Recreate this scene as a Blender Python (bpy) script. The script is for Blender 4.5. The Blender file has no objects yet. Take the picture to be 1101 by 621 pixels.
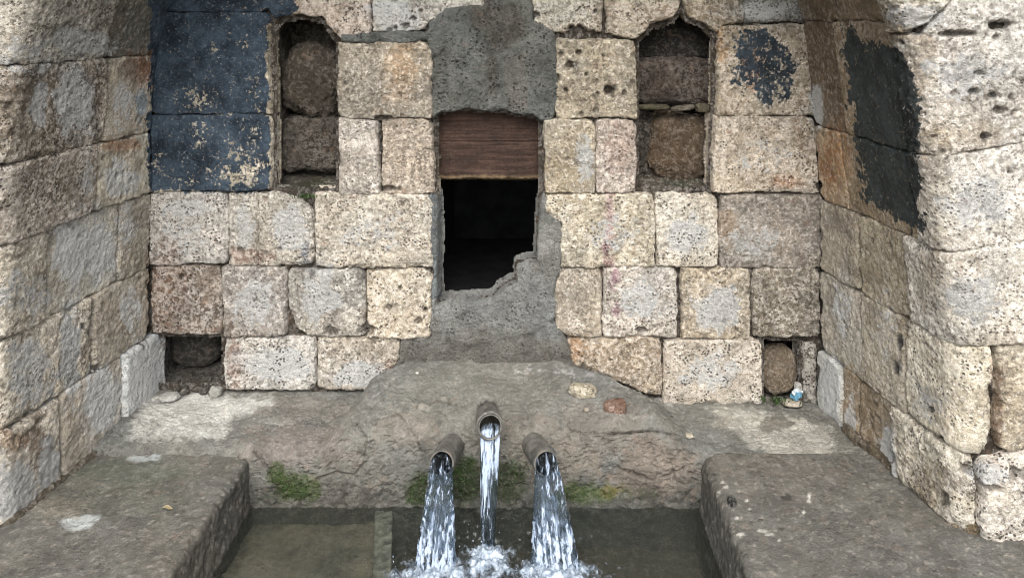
import bpy, math, random
import numpy as np
random.seed(7); RNG = np.random.default_rng(7)
scene = bpy.context.scene
COL = scene.collection
Z0 = 1.427                     # eye height above the ground
F = 820.0                      # focal length in photo pixels (photo 1101 px wide)
CX, CY = 583.0, 15.0

# ------------------------------------------------------------------ camera
cd = bpy.data.cameras.new('camera'); cam = bpy.data.objects.new('camera', cd); COL.objects.link(cam)
cam.location = (0, 0, Z0); cam.rotation_euler = (math.radians(90), 0, 0)
cd.sensor_width = 36; cd.lens = F / 1101 * 36
cd.shift_x = -(CX - 550.5) / 1101; cd.shift_y = -(310.5 - CY) / 1101
cd.clip_start = 0.02; cd.clip_end = 500
scene.camera = cam
# ------------------------------------------------------------------ world, sun, exposure
SUN_EL, SUN_AZ = 47, 181       # degrees; azimuth from +Y clockwise: behind the camera, a little to the left
w = bpy.data.worlds.new('World'); scene.world = w; w.use_nodes = True
nt = w.node_tree; nt.nodes.clear()
sky = nt.nodes.new('ShaderNodeTexSky'); sky.sky_type = 'NISHITA'; sky.sun_disc = False
sky.sun_elevation = math.radians(SUN_EL); sky.sun_rotation = math.radians(SUN_AZ)
sky.dust_density = 4.0; sky.air_density = 1.0; sky.ozone_density = 1.0
hs = nt.nodes.new('ShaderNodeHueSaturation'); hs.inputs['Saturation'].default_value = 0.38
bg = nt.nodes.new('ShaderNodeBackground'); bg.inputs['Strength'].default_value = 0.15
wo = nt.nodes.new('ShaderNodeOutputWorld')
nt.links.new(sky.outputs[0], hs.inputs['Color']); nt.links.new(hs.outputs[0], bg.inputs[0]); nt.links.new(bg.outputs[0], wo.inputs[0])
sd = bpy.data.lights.new('sun', 'SUN'); sd.energy = 1.5; sd.angle = math.radians(50); sd.color = (1.0, 0.965, 0.91)
so = bpy.data.objects.new('sun', sd); COL.objects.link(so)
_az, _el = math.radians(SUN_AZ), math.radians(SUN_EL)
from mathutils import Vector
_dir = Vector((math.sin(_az) * math.cos(_el), math.cos(_az) * math.cos(_el), math.sin(_el)))
so.rotation_euler = _dir.to_track_quat('Z', 'Y').to_euler()
scene.view_settings.view_transform = 'Standard'; scene.view_settings.look = 'None'
scene.view_settings.gamma = 1; scene.view_settings.use_curve_mapping = False
scene.view_settings.exposure = 0.88
scene.cycles.max_bounces = 8; scene.cycles.diffuse_bounces = 4; scene.cycles.transparent_max_bounces = 12
scene.cycles.transmission_bounces = 8; scene.cycles.caustics_refractive = False; scene.cycles.caustics_reflective = False
scene.cycles.use_denoising = True; scene.cycles.pixel_filter_type = 'BLACKMAN_HARRIS'; scene.cycles.filter_width = 1.0

# ------------------------------------------------------------------ numpy noise
_perm = np.random.default_rng(3).permutation(256).astype(np.int32); _perm = np.concatenate([_perm, _perm, _perm])
_g = np.random.default_rng(5).normal(size=(256, 3)); _g /= np.linalg.norm(_g, axis=1)[:, None]
def perlin(p):
    p = np.asarray(p, float); sh = p.shape[:-1]; p = p.reshape(-1, 3)
    i = np.floor(p).astype(np.int64); f = p - i; i = (i & 255).astype(np.int32)
    u = f * f * f * (f * (f * 6 - 15) + 10); out = np.zeros(len(p))
    for dx in (0, 1):
        for dy in (0, 1):
            for dz in (0, 1):
                h = _perm[_perm[_perm[(i[:, 0] + dx) & 255] + ((i[:, 1] + dy) & 255)] + ((i[:, 2] + dz) & 255)]
                g = _g[h & 255]
                dot = g[:, 0] * (f[:, 0] - dx) + g[:, 1] * (f[:, 1] - dy) + g[:, 2] * (f[:, 2] - dz)
                wx = u[:, 0] if dx else 1 - u[:, 0]; wy = u[:, 1] if dy else 1 - u[:, 1]; wz = u[:, 2] if dz else 1 - u[:, 2]
                out += dot * wx * wy * wz
    return out.reshape(sh) * 1.5
def fbm(p, s, octv=4, gain=0.5, off=0.0):
    p = np.asarray(p) * s + off; a = 1.0; t = 0; n = 0
    for k in range(octv):
        t = t + a * perlin(p); n += a; p = p * 2.03 + 17.3; a *= gain
    return t / n * 1.4
def worley(p, s, off=0.0):
    p = np.asarray(p, float) * s + off; sh = p.shape[:-1]; p = p.reshape(-1, 3)
    i = np.floor(p).astype(np.int64); f = p - i; best = np.full(len(p), 9.0)
    for dx in (-1, 0, 1):
        for dy in (-1, 0, 1):
            for dz in (-1, 0, 1):
                c = i + np.array([dx, dy, dz]); c2 = (c & 255).astype(np.int32)
                h = _perm[_perm[_perm[c2[:, 0]] + c2[:, 1]] + c2[:, 2]] & 255
                jit = _g[h] * 0.4 + 0.5
                d = np.array([dx, dy, dz]) + jit - f
                best = np.minimum(best, (d * d).sum(1))
    return np.sqrt(best).reshape(sh)
def sstep(a, b, x):
    t = np.clip((x - a) / (b - a), 0, 1); return t * t * (3 - 2 * t)
def hexlin(h, k=1.0):
    h = h.lstrip('#'); c = np.array([int(h[i:i + 2], 16) / 255 for i in (0, 2, 4)])
    return np.where(c <= .04045, c / 12.92, ((c + .055) / 1.055) ** 2.4) * k
def sdf_poly(poly, A, B):
    """signed distance, positive inside"""
    P = np.asarray(poly, float); n = len(P); best = np.full(A.shape, 1e9); ins = np.zeros(A.shape, bool)
    for k in range(n):
        x0, y0 = P[k]; x1, y1 = P[(k + 1) % n]; ex, ey = x1 - x0, y1 - y0
        L = ex * ex + ey * ey + 1e-15
        t = np.clip(((A - x0) * ex + (B - y0) * ey) / L, 0, 1)
        best = np.minimum(best, (A - x0 - t * ex) ** 2 + (B - y0 - t * ey) ** 2)
        if y0 != y1:
            c = ((y0 > B) != (y1 > B)) & (A < (x1 - x0) * (B - y0) / (y1 - y0) + x0); ins ^= c
    return np.where(ins, 1, -1) * np.sqrt(best)
def to_px(P):
    """photo pixel of a scene point, only used to read off where a stain of the photo lies on a surface"""
    d = np.maximum(P[..., 1], .2)
    return CX + F * P[..., 0] / d, CY - F * (P[..., 2] - Z0) / d
def W(px, py, d):               # scene point at distance d seen at a photo pixel
    return np.array([(px - CX) / F * d, d, Z0 - (py - CY) / F * d])

# ------------------------------------------------------------------ object helpers
def tag(o, label=None, cat=None, group=None, kind=None):
    for k, v in (('label', label), ('category', cat), ('group', group), ('kind', kind)):
        if v: o[k] = v
    return o
def empty(name, loc, label=None, cat=None, group=None):
    o = bpy.data.objects.new(name, None); COL.objects.link(o); o.location = loc; o.empty_display_size = .05
    return tag(o, label, cat, group)
def mesh(name, V, Fc, mat, parent=None, attrs=None, smooth=True, root=None):
    """V world coordinates; stored relative to the parent's base"""
    V = np.asarray(V, float); base = np.zeros(3)
    if parent is not None:
        p = parent
        while p is not None: base = base + np.array(p.location); p = p.parent
    elif root is not None: base = np.array(root, float)
    me = bpy.data.meshes.new(name)
    V2 = V - base
    if isinstance(Fc, np.ndarray):
        n, k = Fc.shape
        me.vertices.add(len(V2)); me.vertices.foreach_set('co', V2.astype(np.float32).ravel())
        me.loops.add(n * k); me.loops.foreach_set('vertex_index', Fc.astype(np.int32).ravel())
        me.polygons.add(n); me.polygons.foreach_set('loop_start', np.arange(0, n * k, k, dtype=np.int32))
        me.polygons.foreach_set('loop_total', np.full(n, k, np.int32)); me.update(calc_edges=True); me.validate()
    else:
        me.from_pydata([tuple(v) for v in V2], [], [tuple(f) for f in Fc]); me.update()
    for k, a in (attrs or {}).items():
        a = np.asarray(a, np.float32)
        if a.shape[1] == 3: a = np.concatenate([a, np.ones((len(a), 1), np.float32)], 1)
        at = me.attributes.new(k, 'FLOAT_COLOR', 'POINT'); at.data.foreach_set('color', a.ravel())
    if smooth: me.polygons.foreach_set('use_smooth', np.ones(len(me.polygons), bool))
    me.materials.append(mat)
    o = bpy.data.objects.new(name, me); COL.objects.link(o)
    if parent is not None: o.parent = parent
    elif root is not None: o.location = root
    return o
def compact(V, Fc, attrs):
    used = np.unique(Fc); m = np.full(len(V), -1); m[used] = np.arange(len(used))
    return V[used], m[Fc], {k: a[used] for k, a in attrs.items()}
def grid_faces(nu, nv, keep=None):
    i = np.arange(nu * nv).reshape(nu, nv)
    q = np.stack([i[:-1, :-1], i[1:, :-1], i[1:, 1:], i[:-1, 1:]], -1).reshape(-1, 4)
    if keep is not None: q = q[keep.ravel()]
    return q

# ------------------------------------------------------------------ materials
class NT:
    def __init__(s, name):
        s.m = bpy.data.materials.new(name); s.m.use_nodes = True; s.t = s.m.node_tree; s.t.nodes.clear()
        s.out = s.n('ShaderNodeOutputMaterial')
    def n(s, typ, **kw):
        nd = s.t.nodes.new(typ)
        for k, v in kw.items():
            if k in nd.inputs.keys(): s.i(nd.inputs[k], v)
            else: setattr(nd, k, v)
        return nd
    def i(s, sock, v):
        if isinstance(v, bpy.types.NodeSocket): s.t.links.new(v, sock)
        else:
            if hasattr(sock.default_value, '__len__') and not hasattr(v, '__len__'): v = (v, v, v, 1)[:len(sock.default_value)]
            elif hasattr(v, '__len__') and len(sock.default_value) == 4 and len(v) == 3: v = (*v, 1)
            sock.default_value = v
    def noise(s, vec, scale, detail=6, rough=.6, dist=0.0):
        return s.n('ShaderNodeTexNoise', Vector=vec, Scale=scale, Detail=detail, Roughness=rough, Distortion=dist).outputs['Fac']
    def rng(s, v, a, b, c=0.0, d=1.0, smooth=True):
        nd = s.n('ShaderNodeMapRange'); nd.interpolation_type = 'SMOOTHSTEP' if smooth else 'LINEAR'
        for k, x in zip((0, 1, 2, 3, 4), (v, a, b, c, d)): s.i(nd.inputs[k], x)
        return nd.outputs[0]
    def math(s, op, a, b=0.0):
        nd = s.n('ShaderNodeMath', operation=op); s.i(nd.inputs[0], a); s.i(nd.inputs[1], b); return nd.outputs[0]
    def mix(s, f, a, b, mode='MIX'):
        nd = s.n('ShaderNodeMix', data_type='RGBA', blend_type=mode)
        s.i(nd.inputs[0], f); s.i(nd.inputs[6], a); s.i(nd.inputs[7], b); return nd.outputs[2]
    def obj(s, sc=None):
        c = s.n('ShaderNodeTexCoord').outputs['Object']
        if sc:
            mp = s.n('ShaderNodeMapping', Vector=c); mp.inputs['Scale'].default_value = sc; c = mp.outputs[0]
        return c
    def attr(s, name):
        return s.n('ShaderNodeAttribute', attribute_name=name)

def stone_material(name, speck=1.0, pit=1.0, bump=1.0, rough=.88, white=(.84, .80, .74), grain_scale=(1, 1, 1)):
    t = NT(name); v = t.obj(grain_scale); a = t.attr('Col'); k = t.attr('Msk')
    sep = t.n('ShaderNodeSeparateColor', Color=k.outputs['Color'])
    paint, hue, pitm = sep.outputs[0], sep.outputs[1], sep.outputs[2]; wet = k.outputs['Alpha']
    c = a.outputs['Color']
    rnd = t.n('ShaderNodeObjectInfo').outputs['Random']; sh = t.math('MULTIPLY', t.math('SUBTRACT', rnd, .5), .07)
    n1 = t.noise(v, 14, 8, .7); c = t.mix(1, c, t.rng(n1, .3, .7, .70, 1.26), 'MULTIPLY')
    # chalky lime bloom and tan or brown grains
    n2 = t.noise(v, 72, 8, .8)
    patch = t.noise(v, 11, 5, .62, .4)
    wc = t.mix(.5, t.mix(1, c, (1.75, 1.75, 1.78), 'MULTIPLY'), white)
    wf = t.math('MULTIPLY', t.rng(t.math('ADD', n2, sh), .475, .56), t.rng(patch, .33, .56, .30, 1.0))
    c = t.mix(t.math('MULTIPLY', wf, .9 * speck), c, wc)
    n3 = t.noise(t.n('ShaderNodeVectorMath', operation='ADD', **{}).outputs[0], 1, 1) if False else t.noise(v, 105, 8, .8, .2)
    n3b = t.math('SUBTRACT', 1.0, patch)
    g3 = t.math('MULTIPLY', t.rng(t.math('SUBTRACT', n3, sh), .525, .585), t.rng(n3b, .35, .62, .22, 1.0))
    c = t.mix(t.math('MULTIPLY', g3, .76 * speck), c, t.mix(.85, c, (.10, .080, .055)))
    n4 = t.noise(v, 33, 5, .65, .3)
    c = t.mix(t.math('MULTIPLY', t.rng(n4, .58, .7), .35 * speck), c, (.42, .26, .17))
    lim = t.attr('Lim').outputs['Color']
    nl = t.math('ADD', t.math('MULTIPLY', t.noise(v, 30, 9, .78, .3), .6), t.math('MULTIPLY', t.noise(v, 110, 5, .7), .4))
    lc = t.rng(t.math('SUBTRACT', lim, nl), -.03, .05)
    c = t.mix(t.math('MULTIPLY', lc, .85), c, t.mix(t.noise(v, 40, 4, .6), (.46, .475, .475), (.66, .655, .63)))
    # paint with flakes that fell off
    nf = t.noise(v, 34, 9, .78, .2); nf2 = t.noise(v, 120, 5, .7)
    edge = t.math('ADD', t.math('MULTIPLY', nf, .55), t.math('MULTIPLY', nf2, .45))
    cov = t.rng(t.math('SUBTRACT', paint, edge), -.02, .03)
    pv = t.noise(v, 12, 8, .75)
    pc1 = t.mix(t.rng(pv, .34, .68), (.010, .020, .034), (.080, .120, .165))
    pc2 = t.mix(t.rng(pv, .34, .68), (.015, .020, .018), (.044, .054, .047))
    pc = t.mix(hue, pc1, pc2)
    pc = t.mix(t.rng(t.noise(v, 120, 6, .75), .56, .63, 0, .8), pc, t.mix(hue, (.24, .255, .26), (.085, .09, .08)))
    c = t.mix(cov, c, pc)
    # pits
    vo = t.n('ShaderNodeTexVoronoi', Vector=t.n('ShaderNodeVectorMath', operation='ADD').outputs[0]) if False else t.n('ShaderNodeTexVoronoi', Vector=v, Scale=115.0)
    gate = t.rng(t.noise(v, 22, 4, .6), .44, .60)
    dpit = t.math('MULTIPLY', t.math('MULTIPLY', t.rng(vo.outputs['Distance'], .42, .18), gate), t.rng(rnd, 0, 1, .45 * pit, 1.15 * pit, False))
    dpit = t.math('MULTIPLY', dpit, t.math('SUBTRACT', 1.0, t.math('MULTIPLY', cov, .7)))
    c = t.mix(t.math('MULTIPLY', dpit, .75), c, (.055, .04, .03))
    c = t.mix(t.math('MULTIPLY', pitm, .8), c, (.045, .036, .028))
    fine = t.noise(v, 420, 3, .7); c = t.mix(1, c, t.rng(fine, .3, .7, .74, 1.22), 'MULTIPLY')
    # bump
    h = t.math('ADD', t.math('MULTIPLY', t.noise(v, 45, 9, .72), 1.6), t.math('MULTIPLY', t.noise(v, 200, 5, .75), .9))
    h = t.math('SUBTRACT', h, t.math('MULTIPLY', dpit, .9)); h = t.math('SUBTRACT', h, t.math('MULTIPLY', g3, .35 * speck)); h = t.math('ADD', h, t.math('MULTIPLY', cov, .12))
    b = t.n('ShaderNodeBump', Height=h, Strength=.95 * bump, Distance=.008)
    r = t.math('SUBTRACT', rough, t.math('MULTIPLY', wet, .5)); r = t.math('SUBTRACT', r, t.math('MULTIPLY', cov, .25))
    p = t.n('ShaderNodeBsdfPrincipled', Normal=b.outputs[0], Roughness=r); t.i(p.inputs['Base Color'], c)
    p.inputs['Specular IOR Level'].default_value = .35
    t.t.links.new(p.outputs[0], t.out.inputs[0]); return t.m
M_STONE = stone_material('weathered_limestone')
M_SIDE = stone_material('smooth_dressed_limestone', speck=.55, pit=.45, bump=.8)
M_NICHE = stone_material('shade_toned_niche_stone', speck=.65, pit=.6, bump=1.1, white=(.42, .38, .33))  # niche stones and their tints darkened to stand in for recess shade
M_WOOD = stone_material('weathered_board', speck=.05, pit=.1, bump=.8, white=(.3, .24, .2))
M_MORTAR = stone_material('earthy_mortar', speck=.6, pit=.8, bump=1.3)
M_CEMENT = stone_material('rough_cement', speck=.4, pit=.9, bump=1.5, white=(.40, .40, .37))
M_TROWEL = stone_material('trowelled_wet_cement', speck=.36, pit=.5, bump=.65, rough=.75, white=(.40, .37, .33))

def simple_mat(name, col, rough=.6, noise_scale=60, var=.3, bump=.3, metal=0.0, dist=.002):
    t = NT(name); v = t.obj(); n = t.noise(v, noise_scale, 6, .65)
    c = t.mix(1, col, t.rng(n, .3, .7, 1 - var, 1 + var), 'MULTIPLY')
    b = t.n('ShaderNodeBump', Height=t.noise(v, noise_scale * 3, 5, .7), Strength=bump, Distance=dist)
    p = t.n('ShaderNodeBsdfPrincipled', Normal=b.outputs[0], Roughness=rough, Metallic=metal); t.i(p.inputs['Base Color'], c)
    t.t.links.new(p.outputs[0], t.out.inputs[0]); return t.m

# ------------------------------------------------------------------ stains read off the photograph (real marks on the stones)
K = .92
# px, py, rx, ry, colour, strength
STAINS = [
 # left wall
 (60,25,60,40,'#8f8c82',.6),(20,20,50,50,'#cfc8b8',.8),(85,45,40,20,'#a3a39c',.7),(130,40,40,40,'#60605a',.8),(110,20,20,40,'#7d7263',.7),
 (150,75,22,22,'#7a4f34',.9),(129,110,22,45,'#b3a998',.8),(152,115,7,22,'#8fa0ab',.9),(80,110,26,45,'#a3a5a8',.75),(42,115,10,28,'#a5a8aa',.8),
 (60,120,14,40,'#6a5c4c',.8),(20,90,40,30,'#75695a',.6),(30,140,50,25,'#807463',.7),(103,120,6,50,'#5c5040',.8),
 (130,157,28,8,'#a5744c',.8),(60,190,55,40,'#756a5b',.8),(130,190,28,30,'#b6ae9c',.7),(15,200,14,50,'#a0988a',.5),(92,190,8,30,'#b0aca2',.6),
 (95,270,40,45,'#b0b1ad',.7),(20,300,30,60,'#c5bdac',.5),(60,295,18,45,'#8c8270',.6),(142,250,16,40,'#8f887b',.7),
 (75,370,14,55,'#adaeb0',.7),(25,400,35,55,'#cfc6b4',.7),(95,385,10,40,'#817360',.7),(130,345,26,35,'#938a7b',.6),
 (110,430,26,50,'#b2b0ac',.7),(52,500,10,40,'#a4a5aa',.75),(40,480,14,26,'#7c5f44',.8),(15,530,40,45,'#d2cabb',.7),(10,475,20,14,'#b98f66',.6),
 (157,400,24,40,'#b2b8ba',.9),
 # back wall
 (200,350,50,40,'#75665a',.5),(180,300,22,60,'#6e5340',.7),(215,345,30,26,'#5a5148',.5),(200,230,40,25,'#a7a59f',.5),(310,240,25,35,'#bdb8ac',.6),
 (270,275,24,10,'#7a4a33',.6),(330,285,10,12,'#2d4052',.95),(328,272,6,12,'#33485c',.9),(252,390,9,30,'#7d4f34',.7),(295,390,40,22,'#b8b9b8',.7),(380,400,34,18,'#b9b5ae',.5),(418,400,12,14,'#a06a4d',.6),
 (335,290,14,4,'#39475a',.8),(340,290,30,22,'#b9b6ae',.6),(430,80,16,40,'#c9a67e',.6),(410,110,50,28,'#9b9488',.55),(330,20,50,20,'#a08b76',.5),(440,20,30,20,'#8d8a80',.6),(420,8,30,10,'#b9bcbc',.6),
 (605,55,40,10,'#b0a58c',.4),(600,190,26,28,'#b9a583',.5),(665,160,16,30,'#b59a8c',.5),(640,20,60,24,'#a0927d',.5),(600,10,30,20,'#8d9389',.6),(740,15,50,22,'#a5937a',.6),(775,50,8,20,'#b8905f',.7),
 (820,12,46,16,'#878883',.7),(812,70,12,22,'#a87a57',.8),(845,195,20,8,'#b07a4c',.8),(820,160,52,36,'#b9ab97',.5),(862,150,10,50,'#8f7a60',.6),
 (655,250,6,45,'#b4868c',.65),(661,300,7,12,'#94667a',.75),(664,330,6,8,'#94667a',.7),(651,262,3,26,'#8e5560',.6),
 (845,250,34,34,'#ada092',.6),(780,245,12,20,'#a2815a',.5),(845,325,34,34,'#8f8676',.8),(770,330,26,24,'#c9c6c0',.5),(740,250,30,24,'#cbc6ba',.4),
 (660,385,46,24,'#a8957c',.6),(620,375,10,14,'#b88a5c',.6),(760,400,46,26,'#b9ae9d',.4),
 (622,70,10,14,'#8f897a',.4),(655,95,7,7,'#4b463d',.8),(618,70,6,8,'#3d3a34',.8),
 # right wall
 (885,40,18,70,'#6c5a46',.9),(880,130,16,24,'#7a7468',.6),(878,115,10,30,'#98958b',.7),(905,175,14,34,'#a0764e',.8),(890,170,8,30,'#9c6a40',.7),(912,190,8,30,'#b7a184',.6),
 (925,20,40,30,'#7b6c57',.8),(990,60,18,70,'#9c8b70',.6),(1005,190,16,80,'#a3957e',.5),(960,25,20,30,'#8b7a60',.7),
 (905,245,18,40,'#9d9282',.6),(950,290,30,50,'#948770',.7),(1000,300,18,40,'#aa9b84',.5),(905,330,18,44,'#a29c90',.7),(950,350,24,50,'#a09887',.6),
 (972,360,5,30,'#7f6f55',.6),(968,368,4,9,'#4b5054',.8),(966,395,4,7,'#4b5054',.8),(893,420,12,38,'#aeb0ac',.8),(912,430,8,40,'#8f7c63',.7),(930,450,16,40,'#8c7b63',.7),
 (960,480,12,50,'#b5aea0',.5),(1000,520,22,40,'#8a7c63',.8),(1045,520,26,20,'#c4bbb0',.5),(1050,560,50,16,'#c0b8ae',.4),
 (1040,75,30,36,'#c6bfb8',.6),(1060,110,40,22,'#a39c8e',.4),(1050,145,50,14,'#a8936f',.4),(1088,430,14,50,'#c9b89c',.5),(1072,440,8,60,'#7d5c40',.8),(1058,148,5,4,'#2c2a25',.9),
]
# painted polygons in photo px: (poly, hue(0 blue, 1 teal), coverage)
PAINT = [
 ([(160,-60),(318,-60),(322,14),(290,30),(293,209),(157,209)],0.0,.60),
 ([(160,-60),(240,-60),(236,40),(200,100),(160,100)],0.0,.64),
 ([(785,28),(822,24),(850,45),(862,70),(850,110),(826,122),(800,100),(784,90)],.35,.545),
 ([(903,20),(922,28),(932,42),(955,45),(978,55),(990,78),(994,140),(996,252),(985,250),(925,222),(915,130),(905,80)],.85,.59),
 ([(160,206),(246,206),(246,225),(200,232),(165,218)],0.0,.40),
 ([(560,-60),(600,-60),(600,-50)],0,.1),
]
FLAKES = [(215,105,30,20),(240,120,14,10),(215,150,16,22),(262,165,26,34),(230,190,50,14),(275,100,10,40),(170,175,10,20),(270,190,24,16),(215,110,8,8),(187,60,14,14),(230,50,8,10),(265,48,6,8)]

LIME = [ # where pale lime wash still clings: px, py, rx, ry, amount
 (85,45,40,18,.62),(30,60,40,30,.5),(80,110,26,45,.62),(42,115,12,30,.62),(130,110,18,40,.5),(95,190,10,30,.5),(130,190,26,28,.56),
 (75,270,22,45,.62),(105,270,24,40,.60),(25,320,40,40,.5),(75,375,15,55,.64),(30,400,35,50,.56),(110,430,24,45,.62),(140,330,22,30,.54),(52,505,14,42,.66),(15,530,38,40,.60),(157,400,22,45,.72),(135,240,14,40,.52),
 (200,225,40,14,.56),(200,250,36,30,.50),(262,245,14,34,.52),(312,245,24,36,.56),(275,325,30,36,.52),(345,320,24,34,.62),(300,392,38,22,.64),(385,402,36,18,.62),(400,250,60,30,.48),
 (430,20,36,24,.54),(420,8,30,10,.62),(820,12,40,14,.56),(630,170,14,36,.54),(655,250,40,30,.50),(738,255,28,30,.56),(690,325,34,30,.54),(772,330,30,30,.62),(765,400,44,28,.52),(815,260,40,26,.50),(820,170,50,30,.46),
 (893,420,12,40,.66),(905,330,14,44,.52),(915,450,8,30,.56),(950,350,18,50,.46),(955,490,14,40,.58),(1000,430,30,30,.5),(1060,510,30,20,.56),(878,115,10,32,.56),(1040,80,60,40,.52),(1050,220,50,36,.54),(1050,320,50,36,.54),(985,20,40,20,.56)]
def lime_at(P):
    px, py = to_px(P); L = np.full(len(P), .30); w1 = fbm(P, 18, 3, .6, 133)
    for (x, y, rx, ry, s) in LIME:
        k = (abs(px - x) < rx * 2) & (abs(py - y) < ry * 2)
        if not k.any(): continue
        d = np.sqrt(((px[k] - x) / rx) ** 2 + ((py[k] - y) / ry) ** 2) + w1[k] * .5; f = 1 - sstep(.4, 1.3, d)
        L[k] = np.maximum(L[k], .30 + (s - .30 + .02) * f)
    return np.repeat(L[:, None], 3, 1)
def shade(P, base, seed, var=.10, stains=True, dirt=0.0):
    """per-vertex stone colour: block tint, mottling and the stains above; returns Col and Msk"""
    n = P.shape[0]
    C = np.tile(np.asarray(base) * np.array([.985, 1.005, 1.035]), (n, 1)).astype(float)
    m = fbm(P, 7, 4, .55, seed); C *= (1 + var * 1.6 * m)[:, None]
    m2 = fbm(P, 30, 3, .6, seed + 5); C *= (1 + var * m2)[:, None]
    m3 = fbm(P, 4, 3, .6, seed + 9)[:, None]; C = C * (1 + m3 * np.array([.06, .0, -.07]))
    M = np.zeros((n, 4))
    px, py = to_px(P)
    if stains:
        wn = fbm(P, 22, 4, .6, 31); wn2 = fbm(P, 90, 3, .6, 77)
        for (x, y, rx, ry, c, s) in STAINS:
            k = (abs(px - x) < rx * 2) & (abs(py - y) < ry * 2)
            if not k.any(): continue
            d = np.sqrt(((px[k] - x) / rx) ** 2 + ((py[k] - y) / ry) ** 2) + wn[k] * .9 + wn2[k] * .75
            f = (1 - sstep(.55, 1.2, d)) * s * .9
            C[k] = C[k] * (1 - f)[:, None] + hexlin(c, K)[None, :] * (f * (1 + .12 * wn2[k]))[:, None]
        for poly, hue, cov in PAINT:
            ks = 1.0 if hue < .3 else 1.8
            s = sdf_poly(poly, px, py) + wn * 7 * ks + wn2 * 3 * ks + (6 if ks > 1 else 0)
            f = sstep(-4 * ks, 5 * ks * ks, s) * cov
            M[:, 0] = np.maximum(M[:, 0], f); M[:, 1] = np.where(f >= M[:, 0], hue, M[:, 1])
        for (x, y, rx, ry) in FLAKES:
            d = np.sqrt(((px - x) / rx) ** 2 + ((py - y) / ry) ** 2) + wn * .5
            M[:, 0] -= (1 - sstep(.4, 1.2, d)) * .055 * (M[:, 0] > .3)
    if dirt: C *= (1 - dirt * sstep(-.1, .5, fbm(P, 12, 3, .6, 51)))[:, None]
    return np.clip(C, .01, .9), np.clip(M, 0, 1)

HOLES = [(612,70,5,6,.02),(655,97,6,6,.02),(622,56,4,3,.015),(643,101,2.5,2.5,.01),(608,97,3.5,3,.012),(600,84,3,5,.012),(603,58,5,3,.010),(648,60,2.5,2,.008),(671,100,3,4,.010),(630,80,2,2,.008),
 (621,34,15,7,.03),(650,22,3,12,.03),(640,12,3,3,.01),(575,16,5,4,.015),(435,28,5,4,.012),(444,20,4,3,.012),(425,30,3,3,.012),(452,12,3,3,.01),(412,127,12,4,.015),(409,150,3,26,.02),(416,203,14,4,.014),
 (395,355,10,7,.015),(300,268,3,3,.008),(258,270,5,4,.008),(355,356,9,6,.012),(418,330,4,4,.008),(430,310,3,3,.007),(450,345,5,5,.008),(690,355,8,4,.012),(603,375,6,5,.01),(880,200,5,6,.015),
 (1058,146,6,5,.018),(1046,98,9,4,.012),(1066,102,6,4,.012),(1052,78,8,3,.008),(1072,118,8,4,.01),(1086,185,3,2,.006),(1030,36,22,4,.02),(1075,28,16,6,.03),(1004,146,5,3,.008),(1002,440,4,4,.008),(1012,470,6,3,.008),
 (1085,500,10,8,.012),(1060,515,8,6,.010),(1040,500,7,8,.012),(1095,520,8,5,.012),(1018,535,7,9,.012),(968,368,4,9,.010),(966,395,4,7,.010),(104,395,3,5,.008),(90,350,3,4,.006),(150,372,2,4,.006)]
def holes_at(P0, Q):
    px, py = to_px(P0); m = np.zeros(px.shape); dp = np.zeros(px.shape); w1 = None
    for (x, y, rx, ry, dep) in HOLES:
        k = (abs(px - x) < rx * 1.8) & (abs(py - y) < ry * 1.8)
        if not k.any(): continue
        d = np.hypot((px[k] - x) / rx, (py[k] - y) / ry) + .55 * fbm(Q[k], 60, 3, .6, 5); f = 1 - sstep(.55, 1.05, d)
        m[k] = np.maximum(m[k], f); dp[k] = np.maximum(dp[k], f * dep)
    return m, dp
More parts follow.
